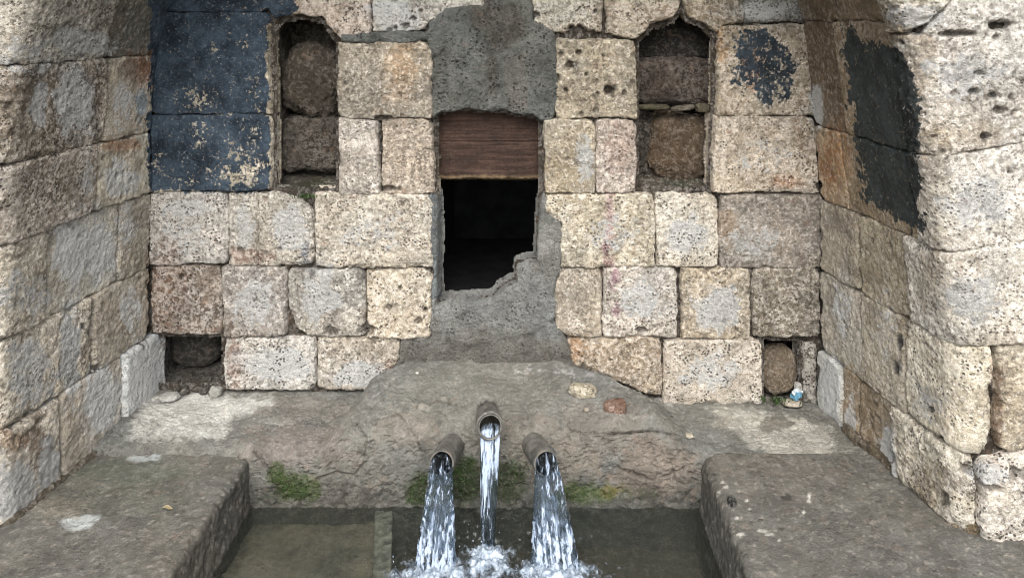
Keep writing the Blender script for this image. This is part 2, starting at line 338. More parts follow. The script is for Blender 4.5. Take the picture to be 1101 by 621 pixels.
# ------------------------------------------------------------------ relief sheet: a block face that curls back at its outline
def relief(name, poly, S, step, mat, parent, base, seed=0, R=.012, amp=1.0, off=0.0, wob=.005, drop=.06,
           pits=.5, pitscale=34, var=.10, stains=True, extra=None, colour=None, tilt=(0, 0), cut=None, keepmin=-.004, back=True):
    poly = np.asarray(poly, float)
    a0, b0 = poly.min(0) - .012; a1, b1 = poly.max(0) + .012
    na = max(4, int((a1 - a0) / step) + 1); nb = max(4, int((b1 - b0) / step) + 1)
    A, B = np.meshgrid(np.linspace(a0, a1, na), np.linspace(b0, b1, nb), indexing='ij')
    P0, N = S(A, B)
    Q = P0 + np.array([seed * .37, 0, seed * .11])
    d = sdf_poly(poly, A, B)
    d = d + wob * (fbm(Q, 16, 3, .55, seed) * 1.0) + wob * .45 * fbm(Q, 70, 3, .6, seed + 3) - wob * .1 + .0029
    if wob > .004:
        d = d + wob * .55 * fbm(Q, 7, 2, .5, seed + 15)
        for ci, (cx_, cy_) in enumerate(poly):
            d = d - (.0015 + .006 * max(0, math.sin(seed * 5.1 + ci * 2.3)) ** 2) * (1 - sstep(0, .026, np.hypot(A - cx_, B - cy_)))
    if cut is not None: d = np.minimum(d, cut(A, B, Q))
    t = np.clip(d / R, 0, 1)
    h = off - R * .85 * (1 - np.sqrt(np.clip(1 - (1 - t) ** 2, 0, 1)))
    # broken corners: soft hollows where a coarse noise is low close to the edge
    chip = sstep(.15, .6, fbm(Q, 20, 2, .5, seed + 40)) * (1 - sstep(0, R * 2.6, d)); h -= chip * R * 1.1
    h = h + amp * (.0045 * fbm(Q, 5, 3, .5, seed + 1) + .0028 * fbm(Q, 26, 4, .6, seed + 2) + .0030 * fbm(Q, 95, 3, .65, seed + 7))
    ca, cb = poly.mean(0); h = h + tilt[0] * (A - ca) + tilt[1] * (B - cb)
    pm = np.zeros_like(h)
    if pits:
        wv = worley(Q + .004 * fbm(Q, 60, 2)[..., None], pitscale, seed * .7); g = sstep(.02, .4, fbm(Q, 11, 3, .6, seed + 21))
        pm = (1 - sstep(.14, .36, wv)) * g * pits; h -= pm * .010
        wv2 = worley(Q, 80, seed); g2 = sstep(-.1, .4, fbm(Q, 14, 3, .6, seed + 61))
        p2 = (1 - sstep(.15, .38, wv2)) * g2 * pits; h -= p2 * .0035; pm = np.maximum(pm, p2 * .5)
    if stains:
        hm, hd = holes_at(P0, Q); h = h - hd; pm = np.maximum(pm, hm * .8)
    if extra is not None: h = h + extra(A, B, Q)
    h = np.where(d < 0, off - drop * sstep(0, .004, -d) - R * .85, h)
    P = P0 + N * h[..., None]
    keep = (d > keepmin * 2.2)
    kf = keep[:-1, :-1] | keep[1:, :-1] | keep[1:, 1:] | keep[:-1, 1:]
    V = P.reshape(-1, 3); Fc = grid_faces(na, nb, kf)
    if (len(Fc) == 0): return None
    used = np.unique(Fc); V2 = V[used]; m = np.full(len(V), -1); m[used] = np.arange(len(used)); Fc = m[Fc]
    C, M = shade(V2, base, seed, var, stains)
    M[:, 2] = np.clip(pm.reshape(-1)[used], 0, 1)
    if colour is not None: C, M = colour(V2, C, M, A.reshape(-1)[used], B.reshape(-1)[used])
    # face orientation
    f0 = Fc[len(Fc) // 2]; nn = np.cross(V2[f0[1]] - V2[f0[0]], V2[f0[3]] - V2[f0[0]])
    if np.dot(nn, N.reshape(-1, 3)[used][f0[0]]) < 0: Fc = Fc[:, ::-1]
    at = {'Col': C, 'Msk': M}
    if stains: at['Lim'] = lime_at(V2)
    o = mesh(name, V2, np.ascontiguousarray(Fc), mat, parent, at)
    o['_'] = 0; del o['_']
    return o

# ------------------------------------------------------------------ surfaces
D = 2.1; SB = F / D
def S_back(A, B):
    P = np.stack([A, np.full_like(A, D), B + Z0], -1); N = np.zeros_like(P); N[..., 1] = -1; return P, N
def pb(*pts):                   # photo px on the back wall -> (X, z)
    return [((x - CX) / SB, -(y - CY) / SB) for x, y in pts]
def rb(x0, y0, x1, y1): return pb((x0, y0), (x1, y0), (x1, y1), (x0, y1))

def prof(back, front):
    def arc(pts):               # v equals z up to .04, then runs on by arc length
        v = []; 
        for i, (x, z) in enumerate(pts):
            if z <= .05: v.append(z)
            else: v.append(v[-1] + math.hypot(x - pts[i - 1][0], z - pts[i - 1][1]))
        return np.array(v)
    bk, fr = np.array(back), np.array(front); vb = arc(back); vf = arc(front)
    vf2 = vf.copy(); hi = vf > .05; top = vf[~hi][-1]
    vf2[hi] = top + (vf[hi] - top) * (vb[-1] - top) / (vf[-1] - top)
    g = np.linspace(-1.45, vb[-1], 120)
    def sm(v, x):
        y = np.interp(g, v, x); k = np.array([1, 2, 3, 2, 1]) / 9.0
        for _ in range(2): y = np.convolve(np.pad(y, 2, mode='edge'), k, 'valid')
        return y
    return g, (sm(vb, bk[:, 0]), sm(vb, bk[:, 1]) if True else 0), (sm(vf2, fr[:, 0]), sm(vf2, fr[:, 1])), vb[-1]
RB = [(.767,-1.45),(.767,-.6),(.769,-.49),(.748,-.30),(.728,-.15),(.71,.04),(.62,.25),(.42,.46),(.15,.57),(-.15,.60)]
RF = [(.875,-1.45),(.88,-.7),(.850,-.5),(.815,-.3),(.79,-.11),(.755,.04),(.65,.25),(.44,.46),(.15,.57),(-.13,.60)]
LB = [(-1.085,-1.45),(-1.085,-.6),(-1.08,-.49),(-1.078,-.3),(-1.067,-.15),(-1.015,.04),(-.93,.25),(-.72,.46),(-.43,.57),(-.15,.60)]
LF = [(-1.12,-1.45),(-1.145,-.9),(-1.147,-.7),(-1.14,-.5),(-1.135,-.3),(-1.12,-.11),(-1.08,.04),(-.98,.25),(-.75,.46),(-.42,.57),(-.13,.60)]
LA, RC = .46, .04
def make_side(back, front, sgn):
    g, (bx, bz), (fx, fz), vmax = prof(back, front)
    def pos(a, v):
        p = np.where(a < LA, a, LA + RC * np.sin(np.clip((a - LA) / RC, 0, math.pi / 2)))
        q = np.where(a < LA, 0, RC * (1 - np.cos(np.clip((a - LA) / RC, 0, math.pi / 2)))) + np.maximum(a - LA - RC * math.pi / 2, 0)
        f = p / .5
        def xz(v): return (np.interp(v, g, bx) * (1 - f) + np.interp(v, g, fx) * f, np.interp(v, g, bz) * (1 - f) + np.interp(v, g, fz) * f)
        x, z = xz(v); x2, z2 = xz(v + .01); x1, z1 = xz(v - .01)
        tx, tz = x2 - x1, z2 - z1; L = np.sqrt(tx * tx + tz * tz) + 1e-9
        ox, oz = sgn * tz / L, -sgn * tx / L      # away from the middle of the recess
        return np.stack([x + ox * q, D - p, z + oz * q + Z0], -1)
    def S(A, B):
        e = .002; P = pos(A, B)
        N = np.cross(pos(A + e, B) - pos(A - e, B), pos(A, B + e) - pos(A, B - e)) * sgn
        N /= np.linalg.norm(N, axis=-1)[..., None] + 1e-12
        # must point into the recess / toward the viewer
        return P, N
    t = S(np.array([[.2]]), np.array([[-.6]]))[1][0, 0]
    if t[0] * sgn > 0:
        S0 = S
        def S(A, B):
            P, N = S0(A, B); return P, -N
    return S, vmax
S_right, VR = make_side(RB, RF, 1)
S_left, VL = make_side(LB, LF, -1)

# ------------------------------------------------------------------ the ground
gv = [(-60, -60, 0), (60, -60, 0), (60, 60, 0), (-60, 60, 0)]
ground = mesh('ground', gv, [(0, 1, 2, 3)], simple_mat('packed_earth_ground', (.16, .14, .115), .9, 3, .3, .5), None, smooth=False)
tag(ground, kind='structure')

# ================================================================== BACK WALL
bw = empty('back_wall', (-.159, D, Z0 - 1.1), 'rear wall of pale weathered stone blocks around a square doorway and two arched niches', 'stone wall')
NL = [(291,208),(290,60),(287,34),(300,20),(325,16),(348,22),(363,44),(365,120),(364,208)]
NR = [(684,206),(684,44),(700,28),(722,22),(733,2),(742,20),(760,26),(771,42),(770,120),(766,206)]
DOOR = [(467,329),(467,120),(500,116),(540,118),(583,126),(583,225),(580,283),(558,287),(556,305),(541,311),(531,324),(500,328)]
HL = [(160,361),(240,361),(240,420),(160,420)]
HR = [(820,364),(866,366),(866,434),(820,434)]
OPEN = [pb(*q) for q in (NL, NR, DOOR, HL, HR)]
cream, grey, tan = hexlin('#c4b8a4', K), hexlin('#b3aca0', K), hexlin('#c6b291', K)
BLK = [ # polygon, tint, kwargs
 (pb((163,124),(290,124),(290,205),(161,206)), '#c4baa4', dict(off=.004, R=.003, pits=.25, amp=.6, label='dark blue painted block with pale flaking spots')),
 (pb((150,14),(287,14),(286,34),(289,122),(160,122)), '#c4baa4', dict(off=.004, R=.003, pits=.25, amp=.6, label='dark blue painted block above the flaking one')),
 (pb((160,-75),(318,-75),(321,12),(296,20),(287,12),(160,12)), '#a8977c', dict(off=.004, R=.003, pits=.25, amp=.6, label='blue painted block at the top of the wall')),
 (pb((320,-75),(397,-75),(397,36),(366,42),(345,20),(322,14)), '#aa9c8c', {}),
 (pb((400,-75),(520,-75),(520,20),(462,22),(458,34),(400,34)), '#aaa498', dict(pits=.8)),
 (pb((566,-75),(648,-75),(648,36),(622,30),(597,36),(575,28)), '#a99f8c', dict(pits=.8)),
 (pb((651,-75),(735,-75),(732,4),(722,20),(700,27),(684,42),(651,36)), '#a99b85', dict(pits=.8)),
 (pb((738,-75),(800,-75),(800,24),(776,26),(771,38),(760,24),(743,18),(735,4)), '#a2957f', {}),
 (pb((802,-75),(880,-75),(876,24),(802,24)), '#8c8c86', dict(pits=.2)),
 (pb((773,28),(876,28),(876,124),(771,124)), '#b3a48c', dict(amp=.8, label='pale block with peeling dark blue paint')),
 (pb((769,126),(876,126),(880,206),(766,206)), '#bdb09c', dict(off=.006)),
 (pb((363,46),(458,46),(463,52),(464,127),(365,127)), '#beb29e', dict(off=.006, pits=.8)),
 (pb((366,128),(407,128),(408,208),(366,209)), '#c6bbac', dict(off=.006)),
 (pb((411,128),(464,128),(466,208),(411,208)), '#c8b9a6', dict(off=.006)),
 (pb((597,43),(683,43),(683,126),(598,126)), '#bdb29c', dict(off=.006, pits=1.0, pitscale=26, label='deeply pitted pale block')),
 (pb((586,128),(639,128),(640,207),(586,207)), '#c2b69f', dict(off=.006)),
 (pb((642,129),(683,129),(683,207),(642,207)), '#c3b4a4', dict(off=.006)),
 (rb(162,208,243,284), '#aba59b', {}),
 (pb((246,208),(308,208),(330,220),(336,232),(336,285),(246,285)), '#b9b2a4', {}),
 (rb(339,209,465,287), '#c6bba8', dict(off=.006, R=.010)),
 (pb((586,209),(703,209),(703,286),(603,286),(602,240),(586,228)), '#c4b8a0', dict(off=.005)),
 (rb(706,209,772,287), '#c7bca8', dict(R=.010)),
 (rb(775,209,885,288), '#b8aea0', dict(R=.009)),
 (rb(163,286,237,359), '#887868', dict(pits=.9, label='dark brown stained block')),
 (rb(240,288,307,361), '#aaa196', {}),
 (pb((310,290),(391,290),(391,361),(330,361),(312,345)), '#b6afa2', dict(R=.009)),
 (rb(394,291,464,363), '#c4b59d', dict(R=.009, pits=.9)),
 (pb((604,290),(646,288),(646,361),(606,361),(596,345),(597,305)), '#c1b5a2', {}),
 (rb(649,288,727,362), '#c3b9ab', dict(R=.010)),
 (rb(734,289,807,364), '#bfb29c', dict(R=.009)),
 (rb(810,290,882,363), '#948a79', {}),
 (rb(242,364,338,419), '#b3ada2', {}),
 (pb((341,364),(430,364),(428,385),(408,419),(341,419)), '#b5aa99', {}),
 (pb((610,364),(711,364),(711,425),(700,425),(614,392)), '#b2a28c', {}),
 (rb(714,367,819,435), '#bdb19f', {}),
 (pb((866,370),(880,372),(880,437),(866,437)), '#757066', dict(pits=.2, amp=.5, off=-.01)),
]
def crack_cut(px0, wob=4):
    x0 = (px0 - CX) / SB
    def f(A, B, Q):
        return np.abs(A - x0 - .004 * fbm(Q, 22, 3)) - .0022 + .0
    return f
for i, (poly, c, kw) in enumerate(BLK):
    kw = dict(kw); lab = kw.pop('label', None)
    kw.setdefault('off', RNG.uniform(-.003, .005)); kw.setdefault('R', .0065)
    cut = None
    ex = None
    if i == 18:
        def ex(A, B, Q):
            x0 = (277 - CX) / SB + .004 * fbm(Q, 20, 3); return -.012 * (1 - sstep(0, .0045, np.abs(A - x0)))
    o = relief('stone_block', poly, S_back, .0031, M_STONE, bw, hexlin(c, K), seed=i * 3.7 + 1, wob=.006, extra=ex,
               tilt=(RNG.uniform(-.02, .02), RNG.uniform(-.03, .03)), **kw)
    if lab: o['label'] = lab
# mortar behind the blocks
def sheet(name, rect, S, step, mat, parent, base, seed, off, amp, holes=(), pits=.5, var=.18, stains=False, colour=None, grow=0.0, jag=.004):
    def cut(A, B, Q):
        d = np.full(A.shape, 1.0)
        for h in holes: d = np.minimum(d, -sdf_poly(h, A, B) - grow)
        return d + jag * fbm(Q, 40, 3)
    return relief(name, rect, S, step, mat, parent, base, seed=seed, off=off, amp=amp, cut=cut if holes else None, R=.004, wob=0.0, drop=.0,
                  pits=pits, var=var, stains=stains, colour=colour)
sheet('mortar', [(-1.2, -1.15), (.88, -1.15), (.88, .66), (-1.2, .66)], S_back, .0055, M_MORTAR, bw, hexlin('#4a4238', K), 3, -.019, .9, holes=OPEN)
# cement repairs
cem_top = pb((462,26),(480,10),(520,6),(566,-20),(575,20),(596,34),(600,60),(598,124),(588,134),(572,124),(540,119),(500,117),(474,122),(465,128),(462,60),(458,46),(366,46),(366,36),(458,34))
def cemcol(V, C, Mk, A, B):
    px, py = to_px(V); n = fbm(V, 15, 4, .6, 9)
    g = sstep(-.2, .4, n); C = C * (1 - .35 * g)[:, None] + hexlin('#52574f', K) * (.35 * g)[:, None]
    s = sstep(-3, 3, sdf_poly([(541,58),(566,56),(569,122),(541,118)], px, py) + n * 5)[:, None]
    C = C * (1 - s) + hexlin('#7b7a74', K) * s * (1 + .1 * n[:, None])
    s = (sstep(-4, 4, sdf_poly([(505,0),(560,0),(566,40),(536,60),(536,110),(527,110),(524,32),(506,30)], px, py) + n * 8) * .8)[:, None]
    return C * (1 - s) + hexlin('#5b5750', K) * s, Mk
relief('cement_patch', cem_top, S_back, .0031, M_CEMENT, bw, hexlin('#797b75', K), seed=81, off=.006, R=.010, amp=1.1, wob=.006, stains=False, colour=cemcol, pits=.7)
cem_low = pb((459,210),(464,206),(469,212),(470,327),(500,326),(529,322),(539,310),(556,304),(556,286),(578,282),(581,222),(585,206),(590,228),(603,236),(604,284),(597,300),(596,345),(608,362),(614,392),(640,402),(640,425),(400,425),(412,415),(430,385),(432,366),(462,362),(466,290))
def cemcol2(V, C, Mk, A, B):
    px, py = to_px(V); n = fbm(V, 13, 4, .6, 19)
    f = sstep(340, 376, py + n * 22)[:, None] * .9
    C = C * (1 - f) + hexlin('#807d75', K) * f
    f = ((1 - sstep(4, 9, np.abs(px - 468) + n * 3)) * (py < 322) * .6)[:, None]
    C = C * (1 - f) + hexlin('#7d8a90', K) * f
    return C, Mk
def lip(A, B, Q):
    x = A * SB + CX; y = CY - B * SB
    s = sdf_poly([(462,324),(530,318),(556,300),(604,250),(606,330),(590,350),(560,362),(530,366),(490,372),(462,352)], x, y) + 5 * fbm(Q, 20, 3)
    return .007 * sstep(-4, 5, s)
relief('cement_surround', cem_low, S_back, .0031, M_CEMENT, bw, hexlin('#a2a19a', K), seed=84, off=.004, R=.008, amp=1.2, wob=.005, stains=False, colour=cemcol2, extra=lip, pits=.35)

# openings: jambs swept back from the outline, and a back
def opening(name, polypx, depth, base, seed, grow=.003, mat=M_MORTAR, start=-.026, backface=True, taper=0.0, parent=bw):
    P = np.array(pb(*polypx)); c = P.mean(0)
    seg = []
    for k in range(len(P)):
        a, b = P[k], P[(k + 1) % len(P)]; n = max(1, int(np.linalg.norm(b - a) / .006))
        for j in range(n): seg.append(a + (b - a) * j / n)
    seg = np.array(seg); n = len(seg)
    tang = np.roll(seg, -1, 0) - np.roll(seg, 1, 0); nr = np.stack([tang[:, 1], -tang[:, 0]], 1); nr /= np.linalg.norm(nr, axis=1)[:, None]
    if (nr * (seg - c)).sum() < 0: nr = -nr
    m = int(depth / .008) + 1; rows = []
    for j in range(m):
        t = j / (m - 1); y = D - start * 1 + t * depth
        q = np.stack([seg[:, 0], np.full(n, y), seg[:, 1] + Z0], 1)
        dn = fbm(q, 14, 4, .6, seed) * .009 + grow + t * taper
        q[:, 0] += nr[:, 0] * dn; q[:, 2] += nr[:, 1] * dn; rows.append(q)
    V = np.concatenate(rows); fc = []
    for j in range(m - 1):
        k = np.arange(n); k2 = (k + 1) % n
        fc.append(np.stack([j * n + k, j * n + k2, (j + 1) * n + k2, (j + 1) * n + k], 1))
    Fc = np.concatenate(fc)
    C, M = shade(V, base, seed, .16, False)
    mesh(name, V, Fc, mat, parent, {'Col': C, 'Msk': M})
    if backface:
        x0, z0 = P.min(0) - .05; x1, z1 = P.max(0) + .05
        def Sb(A, B):
            q = np.stack([A, np.full_like(A, D + depth - start - .004), B + Z0], -1); N = np.zeros_like(q); N[..., 1] = -1; return q, N
        relief(name + '_back', [(x0, z0), (x1, z0), (x1, z1), (x0, z1)], Sb, .006, mat, parent, base * .8, seed=seed + 2, off=0, R=.004, wob=0, drop=0, amp=2.0, stains=False)
dark = hexlin('#4c463c', K)
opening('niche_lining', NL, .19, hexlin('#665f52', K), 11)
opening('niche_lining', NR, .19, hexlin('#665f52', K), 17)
opening('doorway_lining', DOOR, .16, hexlin('#4c5559', K), 23, mat=M_CEMENT, backface=False, taper=.09)
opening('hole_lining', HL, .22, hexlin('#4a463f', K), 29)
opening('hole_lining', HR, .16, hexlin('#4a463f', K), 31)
# the dark chamber behind the doorway: one room shell with real depth
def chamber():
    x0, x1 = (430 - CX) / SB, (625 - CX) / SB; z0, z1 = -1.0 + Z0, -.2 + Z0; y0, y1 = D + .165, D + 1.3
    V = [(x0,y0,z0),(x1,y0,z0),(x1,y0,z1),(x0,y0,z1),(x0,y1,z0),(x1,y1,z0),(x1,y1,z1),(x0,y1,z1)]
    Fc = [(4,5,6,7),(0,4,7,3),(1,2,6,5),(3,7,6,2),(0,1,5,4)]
    mesh('chamber', V, Fc, simple_mat('shade_black_chamber_stone', (.05, .052, .055), .95, 12, .4, .8), bw, smooth=False)  # near-black colour stands in for the unlit depth of the chamber
    # a thick ring that closes the gap between the jambs and the chamber
    P = np.array(pb(*DOOR)); 
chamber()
# board behind the top of the doorway
def board():
    x0, x1 = (462 - CX) / SB, (590 - CX) / SB; z0, z1 = -(196 - CY) / SB, -(110 - CY) / SB
    def Sb(A, B):
        q = np.stack([A, np.full_like(A, D + .055), B + Z0], -1); N = np.zeros_like(q); N[..., 1] = -1; return q, N
    def ex(A, B, Q):
        q = Q * np.array([6, 1, 1]) ; g = np.stack([A * 5, A * 0, B * 70], -1)
        return .0035 * fbm(g, 1, 4, .6) - .006 * (1 - sstep(0, .004, np.abs(B - (-.36 + .004 * fbm(Q, 8, 2)))))
    def colf(V, C, Mk, A, B):
        g = fbm(np.stack([A * 6, A * 0, B * 150], -1), 1, 4, .7, 4)
        f = sstep(-.5, .8, g)[:, None]; C = hexlin('#3b2c25', K) * (1 - f) + hexlin('#5a463c', K) * f
        p = sstep(.12, .5, fbm(V, 26, 4, .6, 7))[:, None] * .6; C = C * (1 - p) + hexlin('#2b2521', K) * p
        e = (1 - sstep(0, .012, B - z0 + .008 * fbm(V, 40, 3)))[:, None] * .8; C = C * (1 - e) + hexlin('#857257', K) * e
        return C, Mk
    o = relief('lintel_board', [(x0, z0), (x1, z0), (x1, z1), (x0, z1)], Sb, .0025, M_WOOD, bw, hexlin('#5c463b', K), seed=33, off=0, R=.005, amp=.5, wob=.006, drop=.03, stains=False, extra=ex, colour=colf, pits=.2)
    o['label'] = 'brown weathered board across the top of the doorway'
board()

# ------------------------------------------------------------------ lumps (rocks) by displaced spheres
def ico(sub):
    import bmesh
    bm = bmesh.new(); bmesh.ops.create_icosphere(bm, subdivisions=sub, radius=1)
    V = np.array([v.co[:] for v in bm.verts]); Fc = np.array([[v.index for v in f.verts] for f in bm.faces]); bm.free(); return V, Fc
ICO = {k: ico(k) for k in (1, 2, 3, 4, 5, 6)}
def rock(name, c, r, seed, mat, base, parent=None, sub=5, rough=.16, sq=.0, var=.2, label=None, cat=None, group=None, rot=0, stains=False, colour=None, colvar=None):
    V, Fc = ICO[sub]; V = V.copy()
    if sq: V = V / (np.abs(V) ** sq).sum(1)[:, None] ** (1 / sq)
    n = fbm(V, 1.1, 4, .5, seed); n2 = fbm(V, 4, 4, .6, seed + 4)
    # flattened facets
    V = V * (1 + rough * n + rough * .45 * n2 + rough * .22 * fbm(V, 13, 3, .6, seed + 8))[:, None]
    V = V * np.array(r); ca, sa = math.cos(rot), math.sin(rot)
    V = np.stack([V[:, 0] * ca - V[:, 2] * sa, V[:, 1], V[:, 0] * sa + V[:, 2] * ca], 1) + np.array(c)
    C, M = shade(V, base, seed, var, stains)
    if colour is not None: C, M = colour(V, C, M)
    o = mesh(name, V, Fc, mat, parent, {'Col': C, 'Msk': M}, root=None if parent is not None else tuple(np.array(c) - np.array([0, 0, r[2]])))
    tag(o, label, cat, group); return o
# rubble set in the left niche
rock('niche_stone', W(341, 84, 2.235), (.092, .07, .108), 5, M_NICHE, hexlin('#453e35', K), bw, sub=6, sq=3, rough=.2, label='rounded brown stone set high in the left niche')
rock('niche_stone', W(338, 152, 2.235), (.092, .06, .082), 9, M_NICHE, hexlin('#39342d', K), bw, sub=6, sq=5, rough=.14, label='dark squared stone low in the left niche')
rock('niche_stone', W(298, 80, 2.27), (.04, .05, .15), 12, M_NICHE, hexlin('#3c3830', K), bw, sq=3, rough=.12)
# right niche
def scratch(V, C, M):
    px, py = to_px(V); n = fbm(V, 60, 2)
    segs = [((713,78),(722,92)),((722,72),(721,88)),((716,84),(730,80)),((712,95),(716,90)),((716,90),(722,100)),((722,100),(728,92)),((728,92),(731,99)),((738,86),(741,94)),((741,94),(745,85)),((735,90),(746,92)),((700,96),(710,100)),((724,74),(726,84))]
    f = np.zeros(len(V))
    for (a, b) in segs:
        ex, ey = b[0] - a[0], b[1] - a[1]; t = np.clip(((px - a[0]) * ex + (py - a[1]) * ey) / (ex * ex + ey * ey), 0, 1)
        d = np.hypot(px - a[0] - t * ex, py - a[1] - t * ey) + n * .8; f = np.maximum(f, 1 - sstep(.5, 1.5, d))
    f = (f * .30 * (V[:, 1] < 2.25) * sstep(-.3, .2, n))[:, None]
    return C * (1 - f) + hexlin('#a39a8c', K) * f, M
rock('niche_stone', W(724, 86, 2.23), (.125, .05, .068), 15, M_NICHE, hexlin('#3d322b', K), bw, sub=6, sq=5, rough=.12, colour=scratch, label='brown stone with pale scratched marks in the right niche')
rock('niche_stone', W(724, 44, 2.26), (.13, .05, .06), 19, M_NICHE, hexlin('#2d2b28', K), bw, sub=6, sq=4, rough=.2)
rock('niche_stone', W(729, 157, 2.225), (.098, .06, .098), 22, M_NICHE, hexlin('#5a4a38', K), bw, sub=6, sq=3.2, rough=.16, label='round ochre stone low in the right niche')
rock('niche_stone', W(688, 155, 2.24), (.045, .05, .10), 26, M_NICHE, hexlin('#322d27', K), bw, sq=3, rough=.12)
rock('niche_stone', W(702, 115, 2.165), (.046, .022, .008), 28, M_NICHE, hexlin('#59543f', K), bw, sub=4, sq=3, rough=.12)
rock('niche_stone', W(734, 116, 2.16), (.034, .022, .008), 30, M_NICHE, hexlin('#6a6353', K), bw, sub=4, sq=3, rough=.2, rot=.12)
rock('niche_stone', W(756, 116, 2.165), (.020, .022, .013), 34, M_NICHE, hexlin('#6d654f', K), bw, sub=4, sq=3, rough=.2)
# sloping earthy sills
def sill(x0, x1, ytop, seed, col, gx=None):
    X0, X1 = (x0 - CX) / SB, (x1 - CX) / SB; zf = -(ytop - CY) / SB
    def Ss(A, B):
        P = np.stack([A, D + .030 + B, Z0 + zf - .006 + B * .34], -1); N = np.zeros_like(P); N[..., 2] = .95; N[..., 1] = -.3; return P, N
    def colf(V, C, M, A, B):
        if gx is not None:
            f = (1 - sstep(.4, 1.1, np.hypot((A - (gx - CX) / SB) / .06, (B - .03) / .07) + fbm(V, 30, 3) * .5))[:, None] * .8
            C = C * (1 - f) + hexlin('#474b35', K) * f
        return C, M
    relief('niche_sill', [(X0, -.01), (X1, -.01), (X1, .20), (X0, .20)], Ss, .004, M_MORTAR, bw, hexlin(col, K), seed=seed, off=0, R=.006, amp=1.6, wob=.004, drop=.02, stains=False, colour=colf)
sill(291, 364, 207, 41, '#58544a', 328); sill(684, 767, 205, 43, '#5a5246', 742)

# ================================================================== SIDE WALLS
lw = empty('left_wall', (-1.1, 1.85, Z0 - 1.1), 'left side wall of grey brown dressed blocks curving over into the vault', 'stone wall')
rw = empty('right_wall', (.82, 1.85, Z0 - 1.1), 'right side wall of dressed blocks with a dark teal painted patch', 'stone wall')
def rect(a0, a1, v0, v1): return [(a0, v0), (a1, v0), (a1, v1), (a0, v1)]
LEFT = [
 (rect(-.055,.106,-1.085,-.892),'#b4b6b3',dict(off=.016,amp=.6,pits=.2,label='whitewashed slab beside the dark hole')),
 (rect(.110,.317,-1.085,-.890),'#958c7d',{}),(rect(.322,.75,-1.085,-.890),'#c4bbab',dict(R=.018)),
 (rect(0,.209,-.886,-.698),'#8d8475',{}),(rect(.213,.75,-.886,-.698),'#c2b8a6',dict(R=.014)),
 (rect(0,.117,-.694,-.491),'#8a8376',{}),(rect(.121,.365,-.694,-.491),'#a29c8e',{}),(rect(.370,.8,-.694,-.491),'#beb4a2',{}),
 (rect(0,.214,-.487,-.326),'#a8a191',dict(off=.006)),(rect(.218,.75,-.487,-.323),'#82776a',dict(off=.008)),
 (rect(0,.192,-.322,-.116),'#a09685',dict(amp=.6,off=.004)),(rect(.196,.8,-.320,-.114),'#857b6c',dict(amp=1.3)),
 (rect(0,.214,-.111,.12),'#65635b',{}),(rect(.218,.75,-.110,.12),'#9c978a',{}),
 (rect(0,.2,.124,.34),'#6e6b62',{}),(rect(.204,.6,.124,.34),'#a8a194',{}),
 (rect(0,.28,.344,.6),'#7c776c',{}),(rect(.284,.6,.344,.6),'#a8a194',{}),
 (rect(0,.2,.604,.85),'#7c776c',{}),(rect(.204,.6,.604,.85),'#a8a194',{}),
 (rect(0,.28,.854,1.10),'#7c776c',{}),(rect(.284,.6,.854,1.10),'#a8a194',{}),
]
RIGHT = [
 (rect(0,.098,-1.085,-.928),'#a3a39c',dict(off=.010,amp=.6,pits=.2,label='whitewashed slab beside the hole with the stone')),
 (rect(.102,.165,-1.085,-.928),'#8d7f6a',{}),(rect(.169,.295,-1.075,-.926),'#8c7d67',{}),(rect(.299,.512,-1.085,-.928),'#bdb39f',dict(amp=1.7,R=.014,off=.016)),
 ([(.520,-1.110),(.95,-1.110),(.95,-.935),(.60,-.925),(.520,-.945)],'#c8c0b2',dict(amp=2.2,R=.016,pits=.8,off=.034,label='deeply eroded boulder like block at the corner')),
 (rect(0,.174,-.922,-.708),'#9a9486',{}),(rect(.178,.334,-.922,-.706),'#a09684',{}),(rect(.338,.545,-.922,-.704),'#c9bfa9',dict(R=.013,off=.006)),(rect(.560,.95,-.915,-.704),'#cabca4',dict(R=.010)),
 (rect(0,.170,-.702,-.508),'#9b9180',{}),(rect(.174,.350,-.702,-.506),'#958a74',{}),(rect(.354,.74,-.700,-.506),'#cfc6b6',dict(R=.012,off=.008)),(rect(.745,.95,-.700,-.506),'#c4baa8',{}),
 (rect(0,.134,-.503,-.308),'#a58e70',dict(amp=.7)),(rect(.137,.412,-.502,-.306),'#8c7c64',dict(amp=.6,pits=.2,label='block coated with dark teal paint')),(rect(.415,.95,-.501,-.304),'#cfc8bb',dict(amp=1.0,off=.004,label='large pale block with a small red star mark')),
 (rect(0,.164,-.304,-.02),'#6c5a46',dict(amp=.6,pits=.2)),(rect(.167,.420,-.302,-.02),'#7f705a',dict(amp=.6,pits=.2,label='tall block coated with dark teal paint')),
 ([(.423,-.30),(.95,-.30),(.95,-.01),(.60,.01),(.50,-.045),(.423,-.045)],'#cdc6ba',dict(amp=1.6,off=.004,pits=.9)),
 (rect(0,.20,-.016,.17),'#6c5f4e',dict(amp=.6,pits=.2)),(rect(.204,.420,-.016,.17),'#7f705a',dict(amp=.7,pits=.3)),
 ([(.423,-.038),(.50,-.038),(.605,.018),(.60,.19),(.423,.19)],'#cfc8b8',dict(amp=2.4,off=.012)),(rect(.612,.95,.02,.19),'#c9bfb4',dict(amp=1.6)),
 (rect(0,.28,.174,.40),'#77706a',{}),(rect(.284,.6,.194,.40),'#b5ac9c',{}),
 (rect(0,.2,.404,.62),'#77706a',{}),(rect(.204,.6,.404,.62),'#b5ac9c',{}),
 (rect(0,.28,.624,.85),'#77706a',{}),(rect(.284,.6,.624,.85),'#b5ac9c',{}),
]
vmaxL, vmaxR = VL, VR
